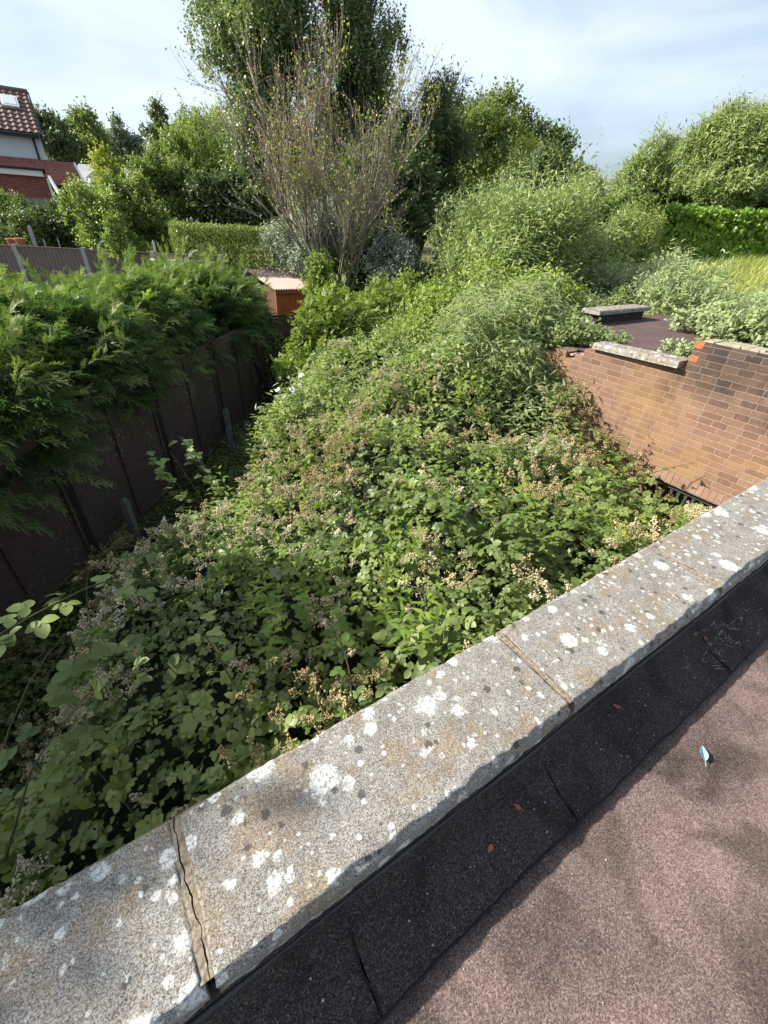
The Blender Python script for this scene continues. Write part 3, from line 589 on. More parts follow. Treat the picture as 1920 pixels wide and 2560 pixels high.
# patches of tint shared by the thicket
def tintf(P, base, amp=.35, seed=41): return np.clip(base + .12 + (fbm(P[:, :2] * 1.3, 3, seed) - .5) * amp * 2 + rng.normal(size=len(P)) * .13, 0, 1)
def scatter(P, N, tmpl, size, tint, mat, tilt=.45, lie=.25):
    n = len(P); a = rng.uniform(0, 6.283, n); Y = np.column_stack([np.cos(a), np.sin(a), rng.normal(0, lie, n) + .05]); NN = nrm(N * .75 + SUNV * .6 + rng.normal(size=(n, 3)) * tilt); X, Y, Z = frames(Y, NN)
    cl.add(tmpl[0], tmpl[1], P, X, Y, Z, size, tint, mat)
P, N = field_points(rng, 19000, -2.6, 4.5, .62, 5.2, .09)
far = smooth(2.6, 4.6, P[:, 0] * .45 + P[:, 1]); keep = rng.random(len(P)) > far * .85; P, N = P[keep], N[keep]
big = fbm(P[:, :2] * 2.0, 2, 55); n = len(P); half = rng.random(n) < .5; sz = rng.uniform(.024, .041, n) * (1 + 0.65 * smooth(.52, .64, big) + .25 * smooth(2.2, 1.0, P[:, 1]))
for msk, T_ in ((half, BR5), (~half, BR3)): scatter(P[msk], N[msk], T_, sz[msk], tintf(P[msk], .42), 0)
P, N = field_points(rng, 12000, -2.6, 4.5, .62, 5.2, .06); scatter(P, N, SIMP, rng.uniform(.022, .045, len(P)), tintf(P, .5), 0, .8, .6)
# young lime-green tips in patches
P, N = field_points(rng, 5200, -2.6, 4.6, .62, 6, .02); k = fbm(P[:, :2] * 1.9, 3, 71) > .55; P, N = P[k], N[k]; P[:, 2] += .05; scatter(P, N, BR3, rng.uniform(.026, .042, len(P)), tintf(P, .45), 1, .6, .4)
# grey-green narrow leaves towards the wall and the back
P, N = field_points(rng, 52000, 1.0, 10, 2.2, 9.5, .10); k = rng.random(len(P)) < smooth(3.0, 4.7, P[:, 0] * .75 + P[:, 1] * .55) * (.45 + .55 * smooth(.42, .58, fbm(P[:, :2] * .9, 3, 81))); P, N = P[k], N[k]; P[:, 2] += rng.exponential(.06, len(P))
scatter(P, N, NARR, rng.uniform(.07, .12, len(P)), tintf(P, .45), 2, .6, .5)
P, N = field_points(rng, 34000, .8, 11, 3.2, 12, .10); scatter(P, N, SIMP, rng.uniform(.05, .08, len(P)), tintf(P, .40, .4), 5, .7, .5)
P, N = field_points(rng, 2600, -2.4, 4.5, .62, 5.5, .02); k = fbm(P[:, :2] * 1.5, 2, 131) > .57; P, N = P[k], N[k]; P[:, 2] += .09; scatter(P, N, BR5, rng.uniform(.045, .066, len(P)), tintf(P, .42), 0, .4, .25)
P0_, _ = field_points(rng, 170, .3, 4.4, .8, 7, .01)      # tall weeds: stems with drooping narrow leaves
for p in P0_:
    m_ = 18; hh = rng.uniform(.18, .42); t_ = np.linspace(0, 1, m_); ax_ = np.array([rng.normal() * .12, rng.normal() * .12, 1.0]); Q = p + ax_ * (t_ * hh)[:, None]; a = np.arange(m_) * 2.4; Y = np.column_stack([np.cos(a), np.sin(a), rng.uniform(-.1, .5, m_)]); X, Y, Z = frames(Y, np.tile([0, 0, 1.0], (m_, 1)) + rng.normal(size=(m_, 3)) * .2)
    cl.add(NARR[0] * np.array([1.5, 1, 1]), NARR[1], Q, X, Y, Z, (.105 * (1 - .55 * t_)), np.clip(rng.uniform(.3, .7) + t_ * .3, 0, 1), 1)
# spent flower heads in drifts
PT = [panicle(np.random.default_rng(i)) for i in range(4)]
P, N = field_points(rng, 7200, -2.5, 4.6, .62, 7.5, .03); pm = fbm(P[:, :2] * 2.2, 3, 91); k = (pm + rng.normal(size=len(P)) * .05 + .06 * smooth(.8, -.6, P[:, 0]) - .22 * smooth(4.0, 5.6, P[:, 0] * .5 + P[:, 1] * .9) > .525); P, N = P[k], N[k]; P[:, 2] += .08
for j in range(4):
    kk = np.arange(len(P)) % 4 == j; Pj = P[kk]; n = len(Pj); a = rng.uniform(0, 6.28, n); Y = nrm(np.column_stack([np.cos(a), np.sin(a), rng.uniform(.2, 1.4, n)])); X, Y, Z = frames(Y, rng.normal(size=(n, 3)))
    cl.add(PT[j][0], PT[j][1], Pj, X, Y, Z, rng.uniform(.075, .15, n), np.clip(tintf(Pj, .5, .5, 95), 0, 1), 3)
# stems
def canes(mbx, n, seed, x0, x1, y0, y1, mind=.5, maxl=1.1):
    rg = np.random.default_rng(seed); P_, _ = field_points(rg, n, x0, x1, y0, y1, .02)
    for p in P_:
        a = rg.uniform(0, 6.28); l_ = rg.uniform(mind, maxl); pts = [p + np.array([math.cos(a) * l_ * t_, math.sin(a) * l_ * t_, -.15 + .55 * l_ * t_ * (1.0 - t_) + 0.05]) for t_ in np.linspace(0, 1, 6)]
        mbx.tube(pts, [.0035] * 5 + [.0012], 4)
cmb = MB(); canes(cmb, 60, 5, -2.5, 4.4, .62, 5)
th = cl.build('bramble_thicket', [M_BR, M_BRY, M_BUD, M_PAN, M_UND, M_ELD])
tag(th, 'dense bramble thicket with pale spent blossom filling the yard below the parapet', 'brambles', kind='stuff')
kid(cmb.build('cane', M_CANE, None), th)['kind'] = 'stuff'
# dark litter and stems under the leaves
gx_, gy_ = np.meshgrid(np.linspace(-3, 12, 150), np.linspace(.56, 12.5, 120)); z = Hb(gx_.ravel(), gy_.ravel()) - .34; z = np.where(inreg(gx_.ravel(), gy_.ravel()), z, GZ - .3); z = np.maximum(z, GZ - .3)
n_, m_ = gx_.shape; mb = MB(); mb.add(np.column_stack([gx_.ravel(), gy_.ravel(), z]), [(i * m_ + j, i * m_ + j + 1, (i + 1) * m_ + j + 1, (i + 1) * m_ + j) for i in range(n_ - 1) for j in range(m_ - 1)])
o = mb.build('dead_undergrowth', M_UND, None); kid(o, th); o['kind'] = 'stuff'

# arching bramble shoots, each a plant of its own
def shoot_plant(pts, label, seed, n=16, size=.05, mat=None, tint=.6, spread=.06, name='bramble_shoot', T_=None, pan=0):
    rg = np.random.default_rng(seed); pts = np.array(pts, float); root = empty(name, label, 'bramble shoot', tuple(pts[0]))
    u = np.linspace(0, 1, 14); seg = np.linspace(0, 1, len(pts)); Q = np.column_stack([np.interp(u, seg, pts[:, a]) for a in range(3)])
    mb = MB(); mb.tube(Q, np.linspace(.005, .002, 14), 5); mb.build('cane', M_CANE, root, smooth=True)
    t_ = rg.uniform(.05, 1, n); P_ = np.column_stack([np.interp(t_, u, Q[:, a]) for a in range(3)]); d = nrm(pts[-1] - pts[0]); sd = nrm(np.cross(d, [0, 0, 1.0])) * rg.choice([-1, 1], n)[:, None]
    Y = nrm(sd * .8 + d * .5 + rg.normal(size=(n, 3)) * .25); X, Y, Z = frames(Y, np.array([[0, 0, 1.0]]) + rg.normal(size=(n, 3)) * .28); P_ = P_ + Y * spread * .2
    c_ = Cloud(); tm = T_ or BR3; c_.add(tm[0], tm[1], P_, X, Y, Z, size * rg.uniform(.75, 1.15, n), np.clip(tint + rg.normal(size=n) * .12, 0, 1), 0)
    c_.build('leaves', [mat or M_BR], root)
    return root
shoot_plant([(-.05, 2.15, -1.75), (-.28, 1.9, -1.42), (-.5, 1.62, -1.28), (-.78, 1.4, -1.24), (-1.0, 1.2, -1.35)], 'arching bramble shoot with large pale leaves reaching out at the left edge over dark shade', 1, 17, .062, tint=.72)
shoot_plant([(0.52, 3.7, -2.45), (0.48, 3.86, -2.25), (0.42, 4.13, -2.1), (0.37, 4.43, -2.0)], 'climbing bramble shoot leaning against the middle of the dark fence', 2, 60, .058, tint=.62, spread=.8)
shoot_plant([(4.15, 1.75, -2.0), (4.3, 1.6, -1.9), (4.42, 1.5, -1.82), (4.47, 1.38, -1.74)], 'leafy shoot with lime tip casting its shadow on the sunlit brick wall', 3, 7, .038, M_BRY, .6)
shoot_plant([(4.2, 1.0, -2.2), (4.35, .95, -2.1), (4.46, .9, -2.03)], 'small green shoot by the dark louvred opening next to the coping', 4, 6, .04, M_BRY, .4)
shoot_plant([(.55, .95, -1.95), (.6, 1.1, -1.72), (.62, 1.3, -1.62), (.5, 1.45, -1.58)], 'bright green leafy bramble shoot just beyond the middle of the coping', 5, 16, .052, M_BRY, .25)
shoot_plant([(.15, 1.2, -1.95), (.1, 1.5, -1.75), (.05, 1.75, -1.68)], 'pale leafed bramble sprig catching sun amid the shaded near brambles', 6, 13, .05, tint=.9)
shoot_plant([(-.75, 1.15, -1.9), (-.6, 1.3, -1.68), (-.4, 1.45, -1.6), (-.2, 1.5, -1.62)], 'broad leafed dark green bramble shoot at the lower left by the coping', 7, 24, .062, tint=.45, spread=.4)
# bindweed trumpets
PET = plain('white_petal', (.82, .82, .80), .6, .04, 30, .05, .001)
def bindweed(loc, seed, label):
    rg = np.random.default_rng(seed); k = 10; v = []; f = []
    for i, (r_, z) in enumerate(((.004, -.05), (.008, -.025), (.018, -.006), (.033, 0.0), (.036, -.003))):
        for j in range(k): a = 2 * math.pi * j / k; rr = r_ * (1 + .07 * math.cos(5 * a) * (i > 2)); v.append((rr * math.cos(a), rr * math.sin(a), z))
    f = [(i * k + j, i * k + (j + 1) % k, (i + 1) * k + (j + 1) % k, (i + 1) * k + j) for i in range(4) for j in range(k)]
    mb = MB(); mb.add(v, f); o = mb.build('bindweed_flower', PET, None, smooth=True); o.location = loc; o.rotation_euler = (rg.uniform(.3, .9), rg.uniform(-.5, .3), rg.uniform(0, 6)); tag(o, label, 'flower', 'white bindweed trumpets at the shaded edge of the brambles')
# pixel-derived world spots on the left flank of the thicket
for i, (x, y, lb) in enumerate([(2.30, 5.55, 'white bindweed trumpet highest on the shaded bramble edge'), (2.02, 5.42, 'white bindweed trumpet left of the highest bloom'), (1.80, 5.12, 'white bindweed trumpet, left one of the close pair'), (1.76, 4.98, 'white bindweed trumpet, front one of the close pair'),
                                (1.92, 4.92, 'white bindweed trumpet right of the close pair'), (1.42, 4.70, 'white bindweed trumpet farthest left over the dark alley'), (1.35, 4.35, 'white bindweed trumpet lowest on the shaded bramble edge'), (2.2, 5.3, 'white bindweed trumpet between the pair and the highest bloom')]):
    bindweed((x, y, float(Hb(np.array([x]), np.array([y]))[0]) + .10), i, lb)
# alley weeds
cl = Cloud(); rng = np.random.default_rng(77); n = 9000; t_ = rng.uniform(-3, 6.5, n); d_ = rng.uniform(.05, 2.2, n); xy = FP + FD * t_[:, None] + FN * d_[:, None]; P = np.column_stack([xy, GZ + rng.exponential(.08, n) + .01]); scatter(P, np.tile([0, 0, 1.0], (n, 1)), SIMP, rng.uniform(.03, .07, n), rng.uniform(.1, .7, n), 0, .5, .4)
tag(cl.build('alley_weeds', [M_BR]), 'low dark green weeds covering the shaded alley beside the fence', 'weeds', kind='stuff')

# ================================================================== CONIFERS behind the fence
def spray_template():
    rg = np.random.default_rng(4); V = []; F = []; n = 0
    def blade(p, d, l_, w_):
        nonlocal n
        d = nrm(d); s = nrm(np.cross(d, np.array([0, 0, 1.0]))) * w_; q = p + d * l_; q[2] -= l_ * .10; m = p + d * l_ * .45
        V.extend([p, m - s, m + s, q]); F.extend([(n, n + 2, n + 1), (n + 1, n + 2, n + 3)]); n += 4
    blade(np.zeros(3), np.array([0, 1, 0.]), 1.0, .013)
    for i in range(1, 10):
        t_ = i / 10; p = np.array([0, t_, -.14 * t_ * t_])
        for sg in (-1, 1):
            l_ = (.34 * (1 - t_) ** .7 + .13) * rg.uniform(.65, 1.25); d = nrm(np.array([sg * .42, 1.0, rg.normal() * .25])); blade(p, d, l_, .015)
            for j in (1, 2, 3):
                u = j / 4 + rg.normal() * .05; pp = p + d * l_ * u; pp[2] -= l_ * .1 * u; s2 = 1 if (j + i) % 2 else -1
                d2 = nrm(d + np.array([d[1], -d[0], 0]) * s2 * .45 + np.array([0, .35, rg.normal() * .3])); blade(pp, d2, l_ * (.45 * (1 - u) + .16), .0135)
    return np.array(V), F
SPR = spray_template()
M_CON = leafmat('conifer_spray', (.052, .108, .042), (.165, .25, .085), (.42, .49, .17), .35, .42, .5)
M_CTIP = leafmat('conifer_tip', (.10, .17, .05), (.19, .26, .075), (.34, .38, .13), .25, .5, .3)
def conifer(name, label, c, r, seed, nb, per=7, wind=(.55, -.62, -.02), cat='conifer', group='overhanging conifers behind the dark fence', zb=-3.6, top_shoots=34, sp=.43, upb=.25):
    rg = np.random.default_rng(seed); c = np.array(c, float); r = np.array(r, float); root = empty(name, label, cat, (c[0], c[1], zb), group)
    d = nrm(rg.normal(size=(nb, 3))); d[:, 2] = np.where(d[:, 2] < -.28, -d[:, 2], d[:, 2]); lump = .82 + .36 * fbm(d * 2.6 + seed, 3, seed)
    tip = c + d * r * lump[:, None] * rg.uniform(.72, 1.05, nb)[:, None] ; wd = np.array(wind); dr = nrm(d * np.array([1, 1, .55]) * .75 + wd * .9 + np.array([0, 0, upb]) + rg.normal(size=(nb, 3)) * .22)
    Lb = rg.uniform(.45, .95, nb) * min(r) * .62; start = tip - dr * Lb[:, None]
    mb = MB(); mb.tube([(c[0], c[1], zb - .2), (c[0] + .05, c[1], (zb + c[2]) / 2), tuple(c), (c[0], c[1], c[2] + r[2] * .8)], [.14, .11, .07, .02], 7)
    for i in range(0, nb, max(1, nb // 60)):
        mb.tube([tuple(c + (start[i] - c) * .1 + np.array([0, 0, -.2])), tuple(start[i]), tuple(tip[i])], [.03, .014, .004], 4)
    mb.build('trunk', BARK, root, smooth=True)
    t_ = np.tile((np.arange(per) + .5) / per, (nb, 1)); P_ = start[:, None] + dr[:, None] * (t_ * Lb[:, None])[:, :, None]; P_[:, :, 2] += .10 * np.sin(t_ * 3.14) - .10 * t_ ** 2; m = nb * per; P_ = P_.reshape(-1, 3)
    DR = np.repeat(dr, per, 0); TT = t_.reshape(-1); sd = nrm(np.cross(DR, [0, 0, 1.0])) * np.where(np.arange(m) % 2, 1, -1)[:, None]
    Y = nrm(DR * .80 + sd * (.95 * (1 - TT))[:, None] + rg.normal(size=(m, 3)) * .15 + np.array([0, 0, .05])); X, Y, Z = frames(Y, np.array([[0, 0, 1.0]]) + rg.normal(size=(m, 3)) * .32 + np.repeat(d, per, 0) * .2 + SUNV * .6)
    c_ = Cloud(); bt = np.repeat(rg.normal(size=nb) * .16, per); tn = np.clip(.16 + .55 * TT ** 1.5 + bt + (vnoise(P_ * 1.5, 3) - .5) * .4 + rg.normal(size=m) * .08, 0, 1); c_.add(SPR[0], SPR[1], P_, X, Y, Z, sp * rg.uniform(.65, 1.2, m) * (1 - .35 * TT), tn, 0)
    if top_shoots:   # pale leaders on the upper side
        a = rg.uniform(0, 6.28, top_shoots); q = np.sqrt(rg.uniform(0, .8, top_shoots)); b = c + np.column_stack([np.cos(a) * q * r[0], np.sin(a) * q * r[1], np.sqrt(1 - q * q) * r[2] * .98]); LL = rg.uniform(.25, .6, top_shoots)
        dd_ = nrm(np.array([0, 0, .8]) + wd * .5 + rg.normal(size=(top_shoots, 3)) * .3); tt = (np.arange(9) + .3) / 9; PP = (b[:, None] + dd_[:, None] * (LL[:, None] * tt)[:, :, None]).reshape(-1, 3); mm = len(PP); DD = np.repeat(dd_, 9, 0)
        s_ = nrm(np.cross(DD, rg.normal(size=(mm, 3)))); X, Y, Z = frames(nrm(DD + s_ * .55), rg.normal(size=(mm, 3)) * .5 + np.array([0, 0, .6])); c_.add(SPR[0], SPR[1], PP, X, Y, Z, rg.uniform(.12, .22, mm), rg.uniform(.3, 1, mm), 1)
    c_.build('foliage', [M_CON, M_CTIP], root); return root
lab = ['shaggy green conifer at the left edge, its drooping sprays nearest the camera', 'broad conifer second from the left edge, overhanging the dark fence', 'conifer in the middle of the row, sprays swept over the fence',
       'feathery conifer toward the far end of the dark fence', 'conifer ending the row beside the orange shed', 'light tipped conifer behind the row at the left, in front of the brown boarded fence', 'fluffy conifer behind the row below the clipped hedge']
k_ = 0
for (t_, off, r_, zc, nb) in [(-2.6, -.85, (1.6, 1.5, 1.3), -2.1, 560), (-.6, -.85, (1.55, 1.45, 1.15), -2.0, 560), (1.2, -1.0, (1.5, 1.4, 1.05), -1.9, 500), (3.1, -1.15, (1.45, 1.35, 1.0), -1.9, 440), (5.2, -1.0, (1.4, 1.35, 1.1), -1.9, 460)]:
    p = fpt(t_, off); conifer('conifer', lab[k_], (p[0], p[1], zc), r_, 20 + k_, nb); k_ += 1
conifer('conifer', lab[5], (-1.2, 9.9, -2.2), (1.7, 1.6, 1.15), 31, 420, sp=.42); conifer('conifer', lab[6], (2.1, 11.2, -2.2), (1.9, 1.7, 1.25), 32, 440, sp=.42)

# ================================================================== GARDENS, HOUSES, SHED on the left
FBRD = plain('weathered_closeboard', (.20, .155, .13), .9, .3, 7, .4, .004, stretch=(6, 6, .4)); CPOST = plain('concrete_post', (.40, .40, .39), .9, .2, 20)
def board_fence(p, q, ztop, h, npan, label, postname='concrete_post', mat=FBRD, name='boarded_fence', pm=CPOST, proud=.05):
    p, q = np.array(p, float), np.array(q, float); d = (q - p) / npan; a = math.atan2(d[1], d[0]); L_ = np.hypot(*d); root = empty(name, label, 'fence', (p[0], p[1], ztop - h)); rg = np.random.default_rng(2)
    for i in range(npan):
        mb = MB(); o = p + d * i; x = .07
        while x < L_ - .07:
            wd = min(.095, L_ - .07 - x); y0 = rg.uniform(-.004, .004); mb.box((o[0] + x, o[1] - .012 + y0, ztop - h), (o[0] + x + wd - .006, o[1] + .006 + y0, ztop - rg.uniform(0, .012)), 0); x += .1
        v = mb.v; c, s = math.cos(a), math.sin(a)
        for arr in v: dx = arr[:, 0] - o[0]; dy = arr[:, 1] - o[1]; arr[:, 0] = o[0] + dx * c - dy * s; arr[:, 1] = o[1] + dx * s + dy * c
        mb.beam((o[0] + d[0] * .03, o[1] + d[1] * .03, ztop + .012), (o[0] + d[0] * .97, o[1] + d[1] * .97, ztop + .012), .05, .025); mb.build('panel', mat, root)
    for i in range(npan + 1):
        o = p + d * i; mb = MB(); mb.box((o[0] - .05, o[1] - .05, ztop - h - .2), (o[0] + .05, o[1] + .05, ztop + proud), a); mb.build(postname, pm, root)
    return root
d0 = np.array([1.51, -1.03]); d0 = d0 / np.hypot(*d0) * 1.83
p0 = np.array([-1.0, 16.53]) - d0 * 2; board_fence(p0, p0 + d0 * 5, -.87, 1.9, 5, 'brown closeboard fence with pale concrete posts rising behind the conifers')
GREYB = plain('grey_boards', (.26, .25, .25), .9, .2, 6, .3, .003, stretch=(5, 5, .4))
board_fence((-.72, 28.2), (.62, 28.1), .34, 1.75, 1, 'grey boarded gate panel in front of the red tiled extension', mat=GREYB, name='grey_fence_panel', postname='post', pm=GREYB)
# main house -----------------------------------------------------------------
WHT = plain('white_render', (.62, .66, .72), .85, .06, 2, .1, .003); BLK = plain('black_trim', (.02, .02, .022), .5, .2, 8); WTRIM = plain('white_trim', (.78, .78, .76), .5, .05, 6)
TILE = plain('brown_pantile', (.155, .095, .068), .55, .3, 5, .2, .004, .5); RTILE = mat_brick('red_plain_tiles', .165, .1, 'x', ((.25, .075, .06), (.32, .12, .09), (.17, .06, .05)), False); REDB = mat_brick('dark_red_house_brick', .225, .075, 'x', ((.22, .07, .05), (.28, .10, .07), (.15, .05, .04)), False)
def pantiles(x0, x1, a, b, cw=.30, rl=.33, amp=.045):   # a, b: (y,z) of ridge and eave
    n_r = int(math.hypot(a[0] - b[0], a[1] - b[1]) / rl); nx = int((x1 - x0) / cw * 8); xs = np.linspace(x0, x1, nx); v = []; f = []
    dy, dz = (b[0] - a[0]) / n_r, (b[1] - a[1]) / n_r; ln = math.hypot(dy, dz); ny, nz = (dz / ln, -dy / ln); 
    if nz < 0: ny, nz = -ny, -nz
    wv_ = amp * (.5 + .5 * np.sin(xs / cw * 2 * math.pi)) ** 1.3
    for r_ in range(n_r):
        for e, lift in ((r_, 0.0), (r_ + 1.0, .045)):
            for x, h in zip(xs, wv_): v.append((x, a[0] + dy * e + ny * (h + lift), a[1] + dz * e + nz * (h + lift)))
    for r_ in range(2 * n_r - 1):
        for j in range(nx - 1): f.append((r_ * nx + j, (r_ + 1) * nx + j, (r_ + 1) * nx + j + 1, r_ * nx + j + 1))
    mb = MB(); mb.add(v, f); return mb
hs = empty('white_gabled_house', 'white rendered house with brown pantiled roof and a small roof window at the left edge', 'house', (-4, 37, -2.8))
mb = MB(); mb.box((-9, 35.0, -3), (.72, 40, 3.22)); mb.add([(.719, 35.0, 3.22), (.719, 40, 3.22), (.719, 37.5, 5.0), (-9, 35, 3.22), (-9, 40, 3.22), (-9, 37.5, 5.0)], [(0, 1, 2), (3, 5, 4), (0, 2, 5, 3), (1, 4, 5, 2)]); mb.build('wall', WHT, hs)
rf = pantiles(-9, .80, (37.5, 5.18), (34.75, 3.22)).build('roof', TILE, hs, smooth=False); pantiles(-9, .80, (37.5, 5.18), (40.25, 3.22)).build('roof', TILE, hs)
mb = MB(); mb.tube([(-9, 37.5, 5.22), (.85, 37.5, 5.22)], .11, 6); mb.build('ridge', TILE, hs)
mb = MB(); mb.beam((.86, 37.5, 5.12), (.86, 34.5, 2.92), .06, .22); mb.beam((.86, 37.5, 5.12), (.86, 40.4, 2.95), .06, .22); mb.build('bargeboard', BLK, hs)
mb = MB(); mb.beam((-9, 34.72, 3.10), (.70, 34.72, 3.10), .14, .14); mb.build('gutter', BLK, hs)
mb = MB(); mb.tube([(.38, 34.93, 3.08), (.38, 34.93, 2.1)], .05, 6); mb.build('downpipe', BLK, hs)
ry = lambda y: 5.18 + (y - 37.5) / (34.75 - 37.5) * (3.22 - 5.18)
mb = MB(); mb.beam((-.12, 36.9, ry(36.9) + .1), (-.12, 36.2, ry(36.2) + .1), .75, .10); sk = mb.build('roof_window', WTRIM, hs); mb = MB(); mb.beam((-.12, 36.83, ry(36.83) + .16), (-.12, 36.27, ry(36.27) + .16), .56, .03)
g = mb.build('pane', plain('bright_glass', (.75, .80, .85), .1, .03, 3, .0, .001, .8)); g.parent = sk; g.matrix_parent_inverse = sk.matrix_parent_inverse.copy(); g.matrix_parent_inverse = Matrix.Identity(4)
# lean-to roof of red tiles and the extension
ex = empty('red_tiled_extension', 'red tiled side extension below the white gabled house', 'house extension', (0, 33, -2.8))
mb = MB(); mb.add([(-9, 34.9, 2.17), (1.86, 34.9, 2.17), (2.02, 32.9, 1.05), (-9, 32.9, 1.05), (-9, 34.9, 2.05), (1.86, 34.9, 2.05), (2.02, 32.9, .93), (-9, 32.9, .93)], [(0, 3, 2, 1), (4, 5, 6, 7), (1, 2, 6, 5), (3, 7, 6, 2)]); mb.build('roof', RTILE, ex)
mb = MB(); mb.beam((1.95, 34.95, 2.12), (2.10, 32.8, .98), .10, .16); mb.build('bargeboard', WTRIM, ex)
mb = MB(); mb.box((-9, 33.2, -3), (1.85, 34.85, .93)); mb.build('wall', REDB, ex); mb = MB(); mb.beam((.2, 32.85, 1.0), (2.1, 32.85, 1.0), .12, .10); mb.build('gutter', BLK, ex)
fx = empty('brick_lean_to', 'dark red brick lean-to with a wide white fascia at the left edge', 'lean-to', (-2, 31, -2.8))
mb = MB(); mb.box((-8, 30.8, -3), (.35, 33.1, 1.25)); mb.build('wall', REDB, fx); mb = MB(); mb.box((-8, 30.62, 1.26), (.28, 30.8, 1.47)); mb.build('fascia', WTRIM, fx); mb = MB(); mb.box((-8, 30.55, 1.471), (.42, 33.1, 1.56)); mb.build('roof', BLK, fx)
mb = MB(); mb.box((.36, 30.58, -3), (.46, 30.68, 1.2)); mb.build('corner_post', WTRIM, fx); mb = MB(); mb.beam((.48, 30.4, 1.25), (.95, 28.2, -.35), .10, .16); mb.build('sloping_rail', WTRIM, fx)
# pale house further right
ph = empty('pale_bungalow', 'pale roofed bungalow with a small arched dormer glimpsed behind the sapling', 'house', (4.2, 50, -2.5))
PR = plain('pale_roof', (.50, .49, .48), .8, .15, 2.5, .3, .01, stretch=(1, 1, 4))
mb = MB(); mb.box((2.6, 51, -3), (7.5, 56, 1.75)); mb.build('wall', plain('cream_wall', (.45, .40, .33), .9, .1, 3), ph); mb = MB(); mb.add([(2.2, 50.5, 1.65), (7.9, 50.5, 1.65), (6.9, 53.5, 3.3), (3.3, 53.5, 3.3), (2.2, 56.5, 1.65), (7.9, 56.5, 1.65)], [(0, 1, 2, 3), (4, 3, 2, 5), (0, 3, 4), (1, 5, 2), (0, 4, 5, 1)]); mb.build('roof', PR, ph)
mb = MB(); mb.box((3.6, 50.6, 1.9), (4.9, 52, 2.35)); mb.add([(3.45, 50.5, 2.35), (5.05, 50.5, 2.35), (4.25, 50.5, 2.95), (3.45, 52.8, 2.35), (5.05, 52.8, 2.35), (4.25, 52.8, 2.95)], [(0, 1, 2), (0, 2, 5, 3), (1, 4, 5, 2), (0, 3, 4, 1)]); dm = mb.build('dormer', WTRIM, ph)
mb = MB(); mb.box((3.95, 50.56, 2.0), (4.55, 50.6, 2.28)); g = mb.build('window', BLK); g.parent = dm; g.matrix_parent_inverse = Matrix.Identity(4); 
for ob_ in (g,): ob_.parent = None; kid(ob_, ph)
mb = MB(); mb.box((1.95, 33.5, -3), (5.6, 33.8, .55)); tag(mb.build('garden_brick_wall', REDB, None), 'dull brick garden wall right of the red tiled extension, half hidden by the sapling', 'wall')
# shed
shd = empty('orange_shed', 'orange stained shed with pinkish corrugated roof beside the bare tree', 'shed', (5.9, 13.8, GZ))
xs = np.arange(4.72, 7.2, .019); v = []; 
for y, z in ((12.92, -1.62), (15.6, -1.30)): v += [(x, y, z + .020 * math.sin(x / .076 * 2 * math.pi)) for x in xs]
m_ = len(xs); mb = MB(); mb.add(v, [(j, j + 1, m_ + j + 1, m_ + j) for j in range(m_ - 1)]); o = mb.build('roof', plain('pink_corrugated', (.42, .30, .26), .8, .15, 3, .1, .003), shd); s = o.modifiers.new('s', 'SOLIDIFY'); s.thickness = .006
mb = MB(); x = 4.80; rg = np.random.default_rng(3)
while x < 7.1: mb.box((x, 13.0 + rg.uniform(-.004, .004), GZ), (x + .095, 13.03, -1.68)); x += .1
mb.build('board_wall', plain('orange_stain', (.46, .13, .04), .7, .25, 5, .3, .003, stretch=(5, 5, .4)), shd); mb = MB(); mb.box((4.82, 13.04, GZ), (7.08, 15.5, -1.66)); mb.build('body', plain('shed_side', (.12, .06, .035), .8, .2, 6), shd)
mb = MB(); mb.box((4.78, 12.93, -1.74), (7.14, 12.955, -1.64)); mb.build('fascia', plain('fascia_brown', (.28, .11, .05), .8, .2, 6), shd)
# garden bits
bn = empty('green_bin', 'dark green garden bin with rounded lid beside the grey boarded panel', 'bin', (.95, 24.0, -1.6)); mb = MB(); GRN = plain('green_plastic', (.02, .11, .085), .5, .15, 5)
mb.add([(.75, 23.8, -2.8), (1.25, 23.8, -2.8), (1.25, 24.3, -2.8), (.75, 24.3, -2.8), (.68, 23.73, -.95), (1.32, 23.73, -.95), (1.32, 24.37, -.95), (.68, 24.37, -.95)], [(0, 1, 5, 4), (1, 2, 6, 5), (2, 3, 7, 6), (3, 0, 4, 7), (3, 2, 1, 0)]); mb.build('body', GRN, bn); mb = MB(); mb.box((.65, 23.70, -.95), (1.35, 24.4, -.86)); mb.build('lid', GRN, bn, bevel=.03)
gt = empty('garden_table', 'white slatted garden table glimpsed between the sapling and the clipped hedge', 'table', (2.35, 14.3, -2.7)); mb = MB()
for i in range(6): mb.box((1.95, 14.0 + i * .11, -1.02), (2.85, 14.09 + i * .11, -.99))
mb.build('table_top', WTRIM, gt)
for x in (2.0, 2.78):
    for y in (14.03, 14.6): mb = MB(); mb.box((x - .025, y - .025, -2.8), (x + .025, y + .025, -1.021)); mb.build('leg', WTRIM, gt)
def stake(x, y, z0, z1, label, mat=CPOST, w_=.05):
    mb = MB(); mb.beam((x, y, z0), (x + .03, y, z1), w_, w_); mb.beam((x + .03, y, z1), (x + .03, y, z1 + .03), w_ * .7, w_ * .7); tag(mb.build('garden_stake', mat, None, bevel=.004), label, 'stake')
stake(-.60, 17.6, -2.8, -.45, 'leaning grey timber stake behind the left end of the boarded fence', w_=.09); stake(-.35, 16.8, -2.8, -.72, 'thin pale garden cane behind the boarded fence, left of two', w_=.03); stake(-.02, 16.6, -2.8, -.70, 'thin pale garden cane behind the boarded fence, right of two', w_=.03)
stake(2.15, 14.9, -2.8, -.62, 'grey stake standing by the white garden table'); stake(-.95, 24.5, -2.8, .25, 'pale post left of the grey boarded panel', w_=.14)
TER = plain('terracotta', (.42, .17, .10), .8, .2, 10)
